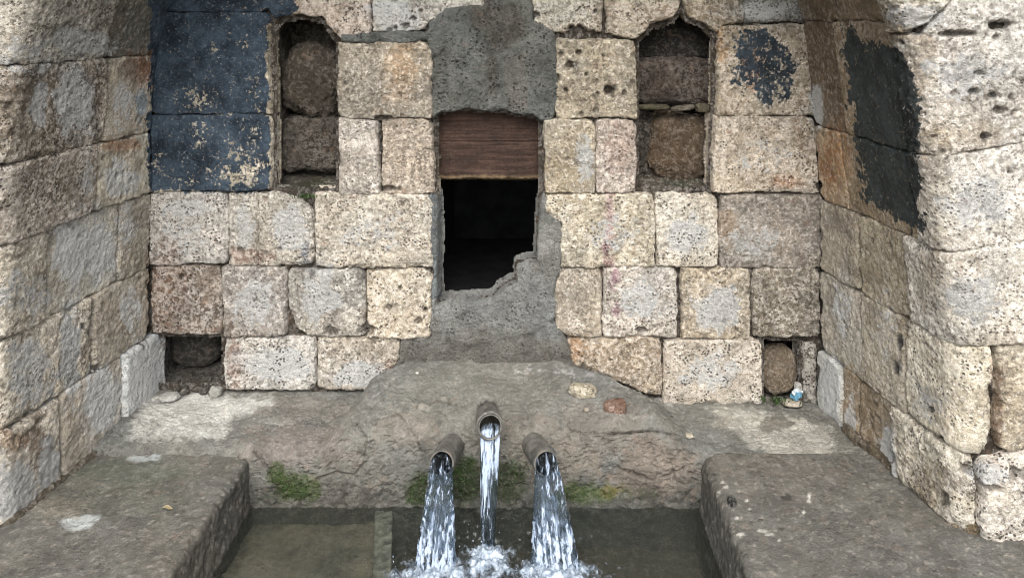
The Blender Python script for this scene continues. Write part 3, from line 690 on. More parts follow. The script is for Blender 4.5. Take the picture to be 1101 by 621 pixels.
def starcol(V, C, M, A, B):
    px, py = to_px(V); dx, dy = px - 1038, py - 216; r = np.hypot(dx, dy); th = np.arctan2(dy, dx)
    R0 = 2.2 + 4.2 * (np.abs(((th * 5 / (2 * math.pi)) + .25) % 1 - .5) * 2) ** 2
    f = (1 - sstep(-1.2, 1.2, r - R0 + fbm(V, 150, 2)))[:, None] * .8
    return C * (1 - f) + hexlin('#c0404a', 1) * f, M
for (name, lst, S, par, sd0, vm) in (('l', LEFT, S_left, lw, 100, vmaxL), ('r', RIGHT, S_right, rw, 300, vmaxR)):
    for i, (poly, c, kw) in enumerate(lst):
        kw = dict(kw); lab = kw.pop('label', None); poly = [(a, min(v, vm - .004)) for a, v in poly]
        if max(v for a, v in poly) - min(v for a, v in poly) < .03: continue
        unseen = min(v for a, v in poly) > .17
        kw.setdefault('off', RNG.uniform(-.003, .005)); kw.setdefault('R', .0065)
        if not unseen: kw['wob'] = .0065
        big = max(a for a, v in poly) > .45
        o = relief('stone_block', poly, S, .012 if unseen else .0034, M_STONE if big else M_SIDE, par, hexlin(c, K) * (1.6 if name == 'l' else 1.24), seed=sd0 + i * 2.9,  # tints brightened to make up for the weaker light on the side walls
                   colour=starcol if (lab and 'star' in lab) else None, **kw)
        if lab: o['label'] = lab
sheet('mortar', rect(-.02, 1.2, -1.3, vmaxL), S_left, .008, M_MORTAR, lw, hexlin('#484036', K), 5, -.019, .8)
sheet('mortar', rect(-.02, 1.2, -1.3, vmaxR), S_right, .008, M_MORTAR, rw, hexlin('#484036', K), 6, -.019, .8)
# foot of the walls
def footcol(V, C, M, A, B):
    f = sstep(-.1, .4, fbm(V, 14, 3, .6, 3))[:, None] * .6; C = C * (1 - f) + hexlin('#94815f', K) * f; return C, M
relief('plinth_stone', rect(.10, .535, -1.16, -1.062), S_right, .004, M_MORTAR, rw, hexlin('#7d715f', K), seed=71, off=.012, R=.012, amp=1.6, wob=.012, stains=False, colour=footcol)
relief('wall_foot', rect(.10, .75, -1.16, -1.072), S_left, .004, M_MORTAR, lw, hexlin('#6f6554', K), seed=73, off=.014, R=.009, amp=1.5, wob=.010, stains=False)

# ================================================================== BASIN
WL = -1.198                     # water level below the eye
bs = empty('fountain_basin', (-.159, 1.5, 0), 'grey brown cement fountain basin with broad side ledges and a mounded rear wall', 'stone basin')
MP = np.array([(2.13,-.950),(2.085,-.957),(2.045,-.969),(1.98,-.988),(1.91,-1.006),(1.872,-1.03),(1.860,-1.09),(1.852,-1.16),(1.85,-1.44)])
SP = np.array([(2.13,-1.045),(2.06,-1.048),(2.00,-1.052),(1.94,-1.056),(1.885,-1.063),(1.862,-1.085),(1.856,-1.13),(1.852,-1.18),(1.85,-1.44)])
def plen(P):
    s = np.concatenate([[0], np.cumsum(np.hypot(*np.diff(P, axis=0).T))]); return s / s[-1]
tS = np.linspace(0, 1, 240)
def smooth(y):
    for _ in range(2): y = np.convolve(np.pad(y, 4, mode='edge'), np.ones(9) / 9, 'valid')
    return y
def resamp(P):                  # common parameter: share of the point list
    k = np.linspace(0, 1, len(P)); return smooth(np.interp(tS, k, P[:, 0])), smooth(np.interp(tS, k, P[:, 1]))
m_y, m_z = resamp(MP); s_y, s_z = resamp(SP)
def mound_pos(A, B):
    q = np.stack([A, A * 0, B], -1); wn = fbm(q, 6, 3, .5, 8) * .025
    kb = sstep(0, .48, B); eL = -.40 - .10 * kb; eR = .10 + .25 * kb; wl = sstep(-.05, .03, A + wn - eL); wr = 1 - sstep(-.08, .10, A + wn - eR); wgt = wl * wr
    y = np.interp(B, tS, s_y) * (1 - wgt) + np.interp(B, tS, m_y) * wgt
    z = np.interp(B, tS, s_z) * (1 - wgt) + np.interp(B, tS, m_z) * wgt
    z = z - .030 * sstep(-.2, .6, A) * (1 - wgt) * sstep(.75, .35, B)
    return np.stack([A, y, z + Z0], -1)
def S_mound(A, B):
    e = .004; P = mound_pos(A, B)
    N = np.cross(mound_pos(A + e, B) - mound_pos(A - e, B), mound_pos(A, B + e) - mound_pos(A, B - e)); N /= np.linalg.norm(N, axis=-1)[..., None] + 1e-12
    N = np.where((N[..., 2:3] - N[..., 1:2]) < 0, -N, N); return P, N
CR = [((273,485),(285,500),(292,515),(300,528),(296,543)),((383,455),(395,470),(392,490)),((400,452),(430,445),(448,470),(452,484)),((392,497),(380,512),(360,508),(340,515)),
      ((640,470),(700,462),(740,470)),((735,470),(720,490),(728,520)),((440,440),(470,430),(490,436)),((600,460),(640,466),(700,463)),((655,500),(700,515),(735,505))]
def polyline_d(px, py, pts):
    d = np.full(px.shape, 1e9)
    for a, b in zip(pts[:-1], pts[1:]):
        ex, ey = b[0] - a[0], b[1] - a[1]; t = np.clip(((px - a[0]) * ex + (py - a[1]) * ey) / (ex * ex + ey * ey), 0, 1)
        d = np.minimum(d, np.hypot(px - a[0] - t * ex, py - a[1] - t * ey))
    return d
PIPES = [(477, 497), (527, 455), (585, 497)]
def mound_h(A, B, Q):
    P, N = S_mound(A, B); px, py = to_px(P); n = fbm(P, 30, 3, .6, 5)
    h = .008 * fbm(P, 9, 3, .5, 61) + .0032 * fbm(P * np.array([1, 1, 1.3]), 28, 5, .6, 13)
    h += .0020 * fbm(P, 90, 3, .65, 14)
    for c in CR: h = h - .006 * (1 - sstep(.3, 1.6, polyline_d(px, py, c) + n * 4))
    # hollow above the middle pipe
    h = h - .03 * (1 - sstep(.5, 1.1, np.hypot((px - 525) / 12, (py - 436) / 9) + n * .2))
    f = sstep(380, 420, py) * (1 - sstep(540, 560, py)); h = h - .006 * sstep(.1, .5, fbm(P, 70, 3, .6, 44)) * f
    return h * (1 - .6 * sstep(1.0, 0.0, B * 20))
def mound_col(V, C, M, A, B):
    px, py = to_px(V); n = fbm(V, 18, 4, .6, 71); n2 = fbm(V, 60, 3, .6, 72)
    def blob(x, y, rx, ry, c, s, hard=.4):
        nonlocal C
        f = ((1 - sstep(1 - hard, 1 + hard * .4, np.sqrt(((px - x) / rx) ** 2 + ((py - y) / ry) ** 2) + n * .6 + n2 * .25)) * s)[:, None]
        C = C * (1 - f) + hexlin(c, K) * f
    def pol(pts, c, s, wn=6, wet=None):
        nonlocal C
        f = sstep(-5, 5, sdf_poly(pts, px, py) + n * (wn + 4) + n2 * 6) * s
        C = C * (1 - f)[:, None] + hexlin(c, K) * f[:, None]
        if wet is not None: M[:, 3] = np.maximum(M[:, 3], f * wet)
    blob(320, 480, 70, 26, '#79706a', .6); blob(640, 465, 60, 40, '#766f66', .6); blob(560, 470, 60, 30, '#7c756a', .4); blob(700, 505, 55, 35, '#7c7166', .7)
    blob(480, 430, 60, 40, '#75756d', .6); blob(440, 460, 40, 20, '#8b8378', .5); blob(330, 440, 60, 16, '#77716a', .5); blob(600, 500, 50, 30, '#80786c', .5)
    blob(530, 380, 90, 14, '#77776f', .6)
    pol([(152,428),(190,424),(300,427),(270,440),(248,452),(240,470),(190,474),(140,474)], '#b3b3ad', .9)
    pol([(762,440),(800,438),(880,452),(896,460),(894,492),(850,498),(812,480),(790,462)], '#a6a49a', .85)
    blob(833, 455, 20, 9, '#6d6a61', .95, .2); blob(775, 455, 12, 6, '#8b877d', .5)
    blob(300, 452, 20, 5, '#a5a39c', .6)
    d = np.minimum(polyline_d(px, py, ((555,398),(600,400),(640,404),(690,420),(735,440))), polyline_d(px, py, ((392,440),(420,408),(450,396))) + 2)
    f = ((1 - sstep(1, 5, d + n * 6)) * sstep(-.05, .25, n2) * .7)[:, None]; C = C * (1 - f) + hexlin('#a9a8a6', K) * f
    # green growth where the wall stays wet, and the wet band at the water line
    wetb = sstep(496, 540, py + n * 26)
    C = C * (1 - .45 * wetb)[:, None]; M[:, 3] = np.maximum(M[:, 3], wetb * .7)
    for (x, y, rx, ry, c, s) in ((318,522,26,20,'#38441f',.9),(298,508,10,12,'#38441f',.8),(455,526,20,20,'#2c3618',.9),(497,520,26,30,'#232d14',.95),(545,515,24,30,'#2a311b',.9),(630,530,45,14,'#3d4a26',.9),(655,528,14,8,'#6f653c',.7),(500,500,14,12,'#2b3816',.8)):
        blob(x, y, rx, ry, c, s)
    for c in CR: 
        f = ((1 - sstep(.2, 1.3, polyline_d(px, py, c) + n * 3)) * .5)[:, None]; C = C * (1 - f) + hexlin('#35312a', K) * f
    blob(525, 437, 9, 6, '#1d1b18', .95, .2); return np.clip(C, .01, .9), np.clip(M, 0, 1)
mo = relief('rear_wall_mound', [(-1.15, .0), (.84, .0), (.84, .999), (-1.15, .999)], S_mound, .0034, M_TROWEL, bs, hexlin('#7b746a', K), seed=91, off=0, R=.0005, amp=.35, wob=0, drop=0, pits=.25, stains=False, extra=mound_h, colour=mound_col) if False else None
# (built directly so that the two directions can have their own step)
def build_mound():
    na, nb = 590, 330
    A, B = np.meshgrid(np.linspace(-1.13, .82, na), np.linspace(.0, .999, nb), indexing='ij')
    P, N = S_mound(A, B); h = mound_h(A, B, P)
    wv = worley(P, 70, 2.2); g = sstep(.0, .4, fbm(P, 8, 3, .6, 3)); pm = (1 - sstep(.14, .34, wv)) * g; h -= pm * .004
    V = (P + N * h[..., None]).reshape(-1, 3); C, M = shade(V, hexlin('#6e6d66', K), 91, .16, False); M[:, 2] = pm.reshape(-1) * .5
    C, M = mound_col(V, C, M, A.ravel(), B.ravel())
    Fc = grid_faces(na, nb); a, b, c = V[Fc[100][0]], V[Fc[100][1]], V[Fc[100][3]]
    nn = np.cross(b - a, c - a)
    if nn[2] < 0: Fc = Fc[:, ::-1]
    return mesh('rear_mound', V, np.ascontiguousarray(Fc), M_TROWEL, bs, {'Col': C, 'Msk': M}), V
mound, MV = build_mound()
mound['label'] = 'mounded cement rear wall carrying the pipes'

# ledges: top, rounded inner edge and inner face
def ledge(sgn, xe, seed, label):
    r = .016; Wd = .75; DN = .36
    def pos(a, b):              # a along the cross-section from the wall side, b towards the viewer
        edge = Wd; t = np.clip((a - edge) / r, 0, math.pi / 2)
        x = np.where(a < edge, a - Wd, r * np.sin(t)); z = np.where(a < edge, 0, -r * (1 - np.cos(t))) - np.maximum(a - edge - r * math.pi / 2, 0)
        lean = np.maximum(a - edge - r * math.pi / 2, 0) * .10
        X = xe - sgn * r + sgn * (x + lean)
        return np.stack([X, 1.868 - b, z + Z0 - 1.080 + 0 * b], -1)
    def S(A, B):
        e = .003; P = pos(A, B); N = np.cross(pos(A + e, B) - pos(A - e, B), pos(A, B + e) - pos(A, B - e)); N /= np.linalg.norm(N, axis=-1)[..., None] + 1e-12
        N = np.where((N[..., 2:3] + sgn * N[..., 0:1]) < 0, -N, N); return P, N
    def ex(A, B, Q):
        P, N = S(A, B); h = .004 * fbm(P, 6, 3, .5, seed) + .0022 * fbm(P, 35, 4, .6, seed + 1)
        side = sstep(Wd - .01, Wd + .03, A)
        h += side * (.005 * fbm(P, 18, 4, .6, seed + 5) + .004 * fbm(P, 60, 3, .6, seed + 6))
        h -= .004 * sstep(.1, .5, fbm(P, 28, 3, .6, seed + 8)) * (1 - sstep(.0, .03, np.abs(A - Wd)))
        return h
    def colf(V, C, M, A, B):
        px, py = to_px(V); n = fbm(V, 14, 4, .6, 71 + seed); n2 = fbm(V, 70, 3, .6, 72)
        def blob(x, y, rx, ry, c, s, wet=0):
            nonlocal C
            f = (1 - sstep(.65, 1.15, np.sqrt(((px - x) / rx) ** 2 + ((py - y) / ry) ** 2) + n * .5 + n2 * .3)) * s
            C = C * (1 - f)[:, None] + hexlin(c, K) * f[:, None]; M[:, 3] = np.maximum(M[:, 3], f * wet)
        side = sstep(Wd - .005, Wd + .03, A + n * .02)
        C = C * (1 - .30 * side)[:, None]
        if sgn > 0:
            blob(120, 530, 90, 40, '#5c5d54', .7, .6); blob(60, 585, 90, 34, '#64635c', .5, .5); blob(150, 505, 60, 16, '#5f645a', .7, .6)
            blob(150, 493, 12, 4, '#aab0b0', .95); blob(166, 491, 7, 4, '#aab0b0', .95); blob(84, 563, 18, 8, '#abb0ae', .95); blob(96, 557, 12, 5, '#abb0ae', .95)
            blob(60, 545, 40, 12, '#8a8374', .5); blob(200, 600, 50, 40, '#6b655b', .4)
        else:
            blob(850, 520, 60, 30, '#6a6660', .5); blob(950, 590, 90, 40, '#64615b', .5); blob(900, 500, 20, 10, '#5e5a52', .5)
            for (x, y, rx, ry) in ((777,518,3,1.6),(780,523,3,1.6),(820,570,7,2.5),(828,574,6,2),(796,574,5,2),(870,532,2,3),(864,550,2,2.6),(803,538,2,1.5),(806,547,2,1.5),(838,580,2,1.4),(792,556,2,1.6),(773,529,2,1.5),(870,538,2,1.6)):
                blob(x, y, rx, ry, '#c9c6bc', .95)
            for (x, y, rx, ry) in ((808,562,4,3),(818,559,4,2.5),(841,568,5,2),(846,534,5,4),(768,509,3,2),(806,550,3,2)): blob(x, y, rx, ry, '#2f2e2b', .8)
        fl = sstep(.30, .5, fbm(V, 75, 3, .6, 15 + seed))[:, None] * .6; C = C * (1 - fl) + hexlin('#9d968b', K) * fl
        fl = sstep(.28, .5, fbm(V, 65, 3, .6, 85 + seed))[:, None] * .6; C = C * (1 - fl) + hexlin('#3f3c36', K) * fl
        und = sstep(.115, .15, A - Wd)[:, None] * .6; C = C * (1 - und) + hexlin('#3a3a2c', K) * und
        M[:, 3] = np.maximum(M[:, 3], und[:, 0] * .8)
        return np.clip(C, .01, .9), np.clip(M, 0, 1)
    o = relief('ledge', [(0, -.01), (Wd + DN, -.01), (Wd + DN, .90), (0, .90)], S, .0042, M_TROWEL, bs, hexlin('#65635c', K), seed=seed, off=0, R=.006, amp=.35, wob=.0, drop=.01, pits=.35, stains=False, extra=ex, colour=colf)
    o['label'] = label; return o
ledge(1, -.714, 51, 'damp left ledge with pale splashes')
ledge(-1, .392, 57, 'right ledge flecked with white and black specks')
# basin floor, divider and front rim
def floor(x0, x1, z, seed, col, xf=None):
    def S(A, B):
        P = np.stack([A, B, np.full_like(A, Z0 + z)], -1); N = np.zeros_like(P); N[..., 2] = 1; return P, N
    def colf(V, C, M, A, B):
        f = sstep(-.1, .4, fbm(V, 9, 4, .6, 5))[:, None] * .7; C = C * (1 - f) + hexlin('#454439', K) * f; return C, M
    relief('basin_floor', [(x0, .98), (x1 if xf is None else xf, .98), (x1, 1.87), (x0, 1.87)], S, .008, M_TROWEL, bs, hexlin(col, K), seed=seed, off=0, R=.004, amp=1.5, wob=0, drop=.0, stains=False, colour=colf)
floor(-.76, -.388, -1.235, 61, '#7d7565', -.219); floor(-.50, .44, -1.30, 63, '#514c40')
def divider():
    r = .010; H = .16
    def pos(a, b):              # b towards the viewer from the rear wall
        wd = .040; c = -.388 + b * .19
        x = np.where(a < H, 0, np.where(a < H + wd, a - H, wd)); z = np.where(a < H, a - H, np.where(a < H + wd, 0, -(a - H - wd)))
        return np.stack([c - wd / 2 + x, 1.868 - b, z + Z0 + WL - .010 + .004 * fbm(np.stack([x, b, b * 0], -1), 14, 3)], -1)
    def S(A, B):
        P = pos(A, B); N = np.zeros_like(P); wd = .04
        N[..., 0] = np.where(A < H, -1, np.where(A < H + wd, 0, 1)); N[..., 2] = np.where((A >= H - .006) & (A <= H + wd + .006), 1, 0)
        return P, N / np.linalg.norm(N, axis=-1)[..., None]
    def colf(V, C, M, A, B): M[:, 3] = .8; return C, M
    relief('divider', [(0, 0), (2 * H + .04, 0), (2 * H + .04, .88), (0, .88)], S, .004, M_TROWEL, bs, hexlin('#96968c', K), seed=65, off=0, R=.004, amp=1.0, wob=0, drop=0, stains=False, colour=colf)
divider()
def boxmesh(name, x0, x1, y0, y1, z0, z1, mat, parent, col, bev=.02, seed=0):
    import bmesh
    bm = bmesh.new(); bmesh.ops.create_cube(bm, size=1)
    for v in bm.verts: v.co = ((x0 + x1) / 2 + v.co.x * (x1 - x0), (y0 + y1) / 2 + v.co.y * (y1 - y0), (z0 + z1) / 2 + v.co.z * (z1 - z0))
    bmesh.ops.bevel(bm, geom=bm.edges[:], offset=bev, segments=3, affect='EDGES')
    V = np.array([v.co[:] for v in bm.verts]); Fc = [[v.index for v in f.verts] for f in bm.faces]; bm.free()
    C = np.tile(col, (len(V), 1)); return mesh(name, V, Fc, mat, parent, {'Col': C, 'Msk': np.zeros((len(V), 4))}, smooth=False)
boxmesh('front_rim', -.73, .41, .88, 1.0, 0, Z0 - 1.14, M_TROWEL, bs, hexlin('#75706a', K))
boxmesh('ledge_front', -1.46, -.732, .93, .972, 0, Z0 - 1.088, M_TROWEL, bs, hexlin('#75706a', K), .01)
boxmesh('ledge_front', .412, 1.14, .93, .972, 0, Z0 - 1.088, M_TROWEL, bs, hexlin('#75706a', K), .01)
# stones pressed into the mound
def on_mound(px, py):
    x, y = to_px(MV); k = np.argmin((x - px) ** 2 + (y - py) ** 2); return MV[k]
p = on_mound(628, 420); rock('embedded_stone', p, (.038, .022, .016), 3, M_STONE, hexlin('#a89e86', K), bs, sub=4, sq=3, rough=.22, var=.1, rot=-.15, label='cream stone pressed into the cement mound')
p = on_mound(661, 438); rock('embedded_brick', p, (.028, .018, .018), 8, M_MORTAR, hexlin('#8c6c58', K), bs, sub=4, sq=4, rough=.15, rot=.2, label='terracotta brick chip pressed into the cement mound')
p = on_mound(456, 441); rock('embedded_stone', p, (.018, .010, .014), 13, M_TROWEL, hexlin('#8f8a7e', K), bs, sub=4, sq=3, rough=.2, rot=-.5)

# ================================================================== PIPES
def pipe_mat():
    t = NT('scaled_old_pipe'); v = t.obj(); n = t.noise(v, 40, 7, .7); n2 = t.noise(v, 140, 5, .7)
    c = t.mix(t.rng(n, .38, .62), (.055, .055, .048), (.15, .145, .13)); c = t.mix(t.rng(n2, .58, .68, 0, .6), c, (.38, .36, .32))
    c = t.mix(t.rng(t.noise(v, 25, 5, .7), .58, .7, 0, .5), c, (.12, .07, .035))
    b = t.n('ShaderNodeBump', Height=n2, Strength=.5, Distance=.002)
    p = t.n('ShaderNodeBsdfPrincipled', Normal=b.outputs[0], Roughness=.5); t.i(p.inputs['Base Color'], c)
    t.t.links.new(p.outputs[0], t.out.inputs[0]); return t.m
M_PIPE = pipe_mat()
def frame(p0, p1):
    ax = p1 - p0; L = np.linalg.norm(ax); ax = ax / L; up = np.array([0, 0, 1.]); s = np.cross(ax, up); s /= np.linalg.norm(s); u = np.cross(s, ax); return ax, s, u, L
def tube(name, p0, p1, prof_pts, parent, mat, seed=0, n=64, wob=.0007):
    """prof_pts: (t along 0..1, radius) walked outside then inside, closed"""
    p0, p1 = np.array(p0, float), np.array(p1, float); ax, s, u, L = frame(p0, p1); V = []
    th = np.arange(n) * 2 * math.pi / n
    for (t, r) in prof_pts:
        c = p0 + ax * L * t; q = np.outer(np.cos(th), s) + np.outer(np.sin(th), u)
        rr = r + wob * fbm(c + q * r, 60, 3, .6, seed); V.append(c + q * rr[:, None])
    m = len(prof_pts); V = np.concatenate(V); fc = []; k = np.arange(n); k2 = (k + 1) % n
    for j in range(m):
        j2 = (j + 1) % m; fc.append(np.stack([j * n + k, j * n + k2, j2 * n + k2, j2 * n + k], 1))
    return mesh(name, V, np.concatenate(fc), mat, parent)
def body_prof(r, ri, lip=.0):
    o = [(t, r) for t in np.linspace(0, .97, 16)]; o += [(1.0, r - .001), (1.003, (r + ri) / 2), (1.0, ri + .0005)]; o += [(t, ri) for t in np.linspace(.97, 0, 12)]; return o
G = 'old pipes that pour water into the basin'
def pipe(p0, p1, r, label, seed, collar=False, fitting=True):
    e = empty('spout_pipe', tuple(np.array(p0) * .5 + np.array(p1) * .5 - np.array([0, 0, r])), label, 'pipe', G)
    tube('pipe_body', p0, p1, body_prof(r, r - .0042), e, M_PIPE, seed)
    p0, p1 = np.array(p0), np.array(p1)
    if collar:
        a = p0 + (p1 - p0) * .62; b = p0 + (p1 - p0) * .93
        tube('collar', a, b, [(0, r - .001), (0.02, r + .0028), (.3, r + .0036), (.42, r + .0022), (.55, r + .0036), (.95, r + .003), (1, r - .001)], e, M_PIPE, seed + 3, wob=.0016)
    return e
pipe(W(491, 472, 1.91), W(475, 498, 1.762), .0285, 'left pipe angled down over the basin with a broad water stream', 3)
pipe(W(524, 446, 1.90), W(527, 459, 1.79), .0285, 'middle pipe set highest with a crusted collar and open round mouth', 6, collar=True)
pipe(W(570, 472, 1.91), W(587, 498, 1.762), .0285, 'right pipe angled down over the basin with the widest water stream', 9)

# ================================================================== WATER
def water_mat():
    t = NT('murky_basin_water'); v = t.obj()
    b = t.n('ShaderNodeBump', Height=t.noise(v, 60, 4, .6), Strength=.25, Distance=.004)
    fr = t.n('ShaderNodeFresnel', IOR=1.33, Normal=b.outputs[0])
    tr = t.n('ShaderNodeBsdfTransparent'); t.i(tr.inputs[0], (.80, .83, .79))
    gl = t.n('ShaderNodeBsdfGlossy', Roughness=.05, Normal=b.outputs[0]); t.i(gl.inputs[0], (1, 1, 1))
    mx = t.n('ShaderNodeMixShader'); t.i(mx.inputs[0], t.math('MULTIPLY', fr.outputs[0], 1.4)); t.t.links.new(tr.outputs[0], mx.inputs[1]); t.t.links.new(gl.outputs[0], mx.inputs[2])
    df = t.n('ShaderNodeBsdfDiffuse'); t.i(df.inputs[0], (.10, .11, .10))
    m2 = t.n('ShaderNodeMixShader'); t.i(m2.inputs[0], .12); t.t.links.new(mx.outputs[0], m2.inputs[1]); t.t.links.new(df.outputs[0], m2.inputs[2])
    t.t.links.new(m2.outputs[0], t.out.inputs[0]); return t.m
HITS = [(-.2315, 1.651, .045), (-.122, 1.715, .03), (.028, 1.651, .055)]
def ripple(x, y):
    P = np.stack([x, y, 0 * x], -1); h = .0018 * fbm(P, 14, 3, .5, 4)
    for (hx, hy, r) in HITS:
        d = np.hypot(x - hx, y - hy); e = np.exp(-np.maximum(d - r, 0) / .14)
        h = h + e * (.0026 * np.sin(d * 240 + 2 * fbm(P, 18, 2)) + .006 * fbm(P, 45, 3, .6, 9))
    return h
xs = np.linspace(-.755, .435, 420); ys = np.linspace(.96, 1.872, 330); A, B = np.meshgrid(xs, ys, indexing='ij')
# the surface ends in the basin walls; only the surface sheet is drawn
damp = 1 - sstep(-.36, -.44, A); V = np.stack([A, B, Z0 + WL + ripple(A, B) * (.35 + .65 * damp)], -1).reshape(-1, 3)
water = mesh('water', V, grid_faces(len(xs), len(ys)), water_mat()); tag(water, kind='structure')

def stream_mat():
    t = NT('falling_aerated_water'); f = t.attr('Flow').outputs['Color']
    mp = t.n('ShaderNodeMapping', Vector=f); mp.inputs['Scale'].default_value = (11, 6.5, 1)
    n = t.noise(mp.outputs[0], 1.0, 6, .68, .4)
    mp2 = t.n('ShaderNodeMapping', Vector=f); mp2.inputs['Scale'].default_value = (60, 22, 1)
    n2 = t.noise(mp2.outputs[0], 1.0, 4, .6, .6)
    s = t.n('ShaderNodeSeparateColor', Color=f); along = s.outputs[1]; white = s.outputs[2]
    m = t.math('ADD', t.math('MULTIPLY', n, .8), t.math('MULTIPLY', n2, .2))
    thr = t.math('SUBTRACT', .588, t.math('MULTIPLY', white, .14))
    fac = t.rng(t.math('SUBTRACT', m, thr), -.02, .08)
    b = t.n('ShaderNodeBump', Height=m, Strength=1.0, Distance=.006)
    gl = t.n('ShaderNodeBsdfGlass', Roughness=.04, IOR=1.33, Normal=b.outputs[0]); t.i(gl.inputs[0], (.80, .88, .95))
    tr = t.n('ShaderNodeBsdfTransparent'); t.i(tr.inputs[0], (.72, .80, .88))
    m0 = t.n('ShaderNodeMixShader'); t.i(m0.inputs[0], .35); t.t.links.new(gl.outputs[0], m0.inputs[1]); t.t.links.new(tr.outputs[0], m0.inputs[2])
    df = t.n('ShaderNodeBsdfPrincipled', Roughness=.15, Normal=b.outputs[0]); t.i(df.inputs['Base Color'], (.36, .44, .56))
    mx = t.n('ShaderNodeMixShader'); t.i(mx.inputs[0], fac); t.t.links.new(m0.outputs[0], mx.inputs[1]); t.t.links.new(df.outputs[0], mx.inputs[2])
    t.t.links.new(mx.outputs[0], t.out.inputs[0]); return t.m
M_STREAM = stream_mat()
def stream(p0, p1, w0, w1, t0, t1, label, seed, whiteness=(.3, 1), inside=.03, arc=.6, knot=1.0, streak=1.0):
    p0, p1 = np.array(p0), np.array(p1); nu, nv = 120, 150
    u = np.arange(nu) / nu * 2 * math.pi; s = np.linspace(-.12, 1, nv)
    S_, U = np.meshgrid(s, u, indexing='ij'); sp = np.clip(S_, 0, 1)
    # thrown outward at a steady speed, falling with t squared
    vy = sp ** .5 * (1 - arc) + sp * arc
    cy = p0[1] + (p1[1] - p0[1]) * vy; cz = p0[2] + (p1[2] - p0[2]) * sp; cx = p0[0] + (p1[0] - p0[0]) * vy
    neg = np.minimum(S_, 0); cy = cy - neg * .25; cz = cz + neg * .02
    W_ = (w0 + (w1 - w0) * sp) / 2; T_ = (t0 + (t1 - t0) * sp) / 2
    q = np.stack([np.cos(U) * 1.6 + seed, np.sin(U) * 1.6, S_ * 1.1], -1)
    k = .10 * sstep(-.05, .2, S_) * knot
    rr = 1 + k * fbm(q * np.array([3, 3, 1.2]), 1.6, 4, .65, seed) * 1.6 + .22 * k / .1 * .35 * fbm(q * np.array([1, 1, 5]), 2.2, 4, .6, seed + 9)
    X = cx + np.cos(U) * W_ * rr; k2 = sstep(-.02, .2, S_); Y = cy + np.sin(U) * T_ * rr * (.3 + .7 * k2); Z = cz + np.sin(U) * T_ * rr * (1.0 - .65 * k2) + Z0
    V = np.stack([X, Y, Z], -1).reshape(-1, 3)
    i = np.arange(nu * nv).reshape(nv, nu); a = i[:-1]; b = i[1:]
    Fc = np.stack([a, np.roll(a, -1, 1), np.roll(b, -1, 1), b], -1).reshape(-1, 4)
    wh = whiteness[0] + (whiteness[1] - whiteness[0]) * sstep(.0, 1.0, S_)
    Fl = np.stack([np.cos(U) * W_ * 10 + seed * 3.1, S_ * abs(p1[2] - p0[2]) * 5 * streak + (U > math.pi) * 7.0 * 0, wh], -1).reshape(-1, 3)
    o = mesh('water_stream', V, Fc, M_STREAM, None, {'Flow': Fl}, root=(p1[0], p1[1], p1[2] + Z0)); tag(o, label, 'water stream', 'water streams falling from the pipes'); return o
def rel(p): return (p[0], p[1], p[2] - Z0)
m1, m2, m3 = W(475, 497, 1.768), W(527, 466, 1.80), W(587, 497, 1.768)
stream(rel(m1), (-.2315, 1.651, WL - .004), .051, .088, .044, .050, 'broad ropey water stream from the left pipe', 2.0)
stream(rel(m2), (-.122, 1.712, WL - .004), .047, .030, .020, .020, 'narrow smooth water stream from the middle pipe', 5.0, whiteness=(.95, .35), knot=.3, streak=.45)
stream(rel(m3), (.030, 1.651, WL - .004), .051, .106, .044, .052, 'widest ropey water stream from the right pipe', 8.0)

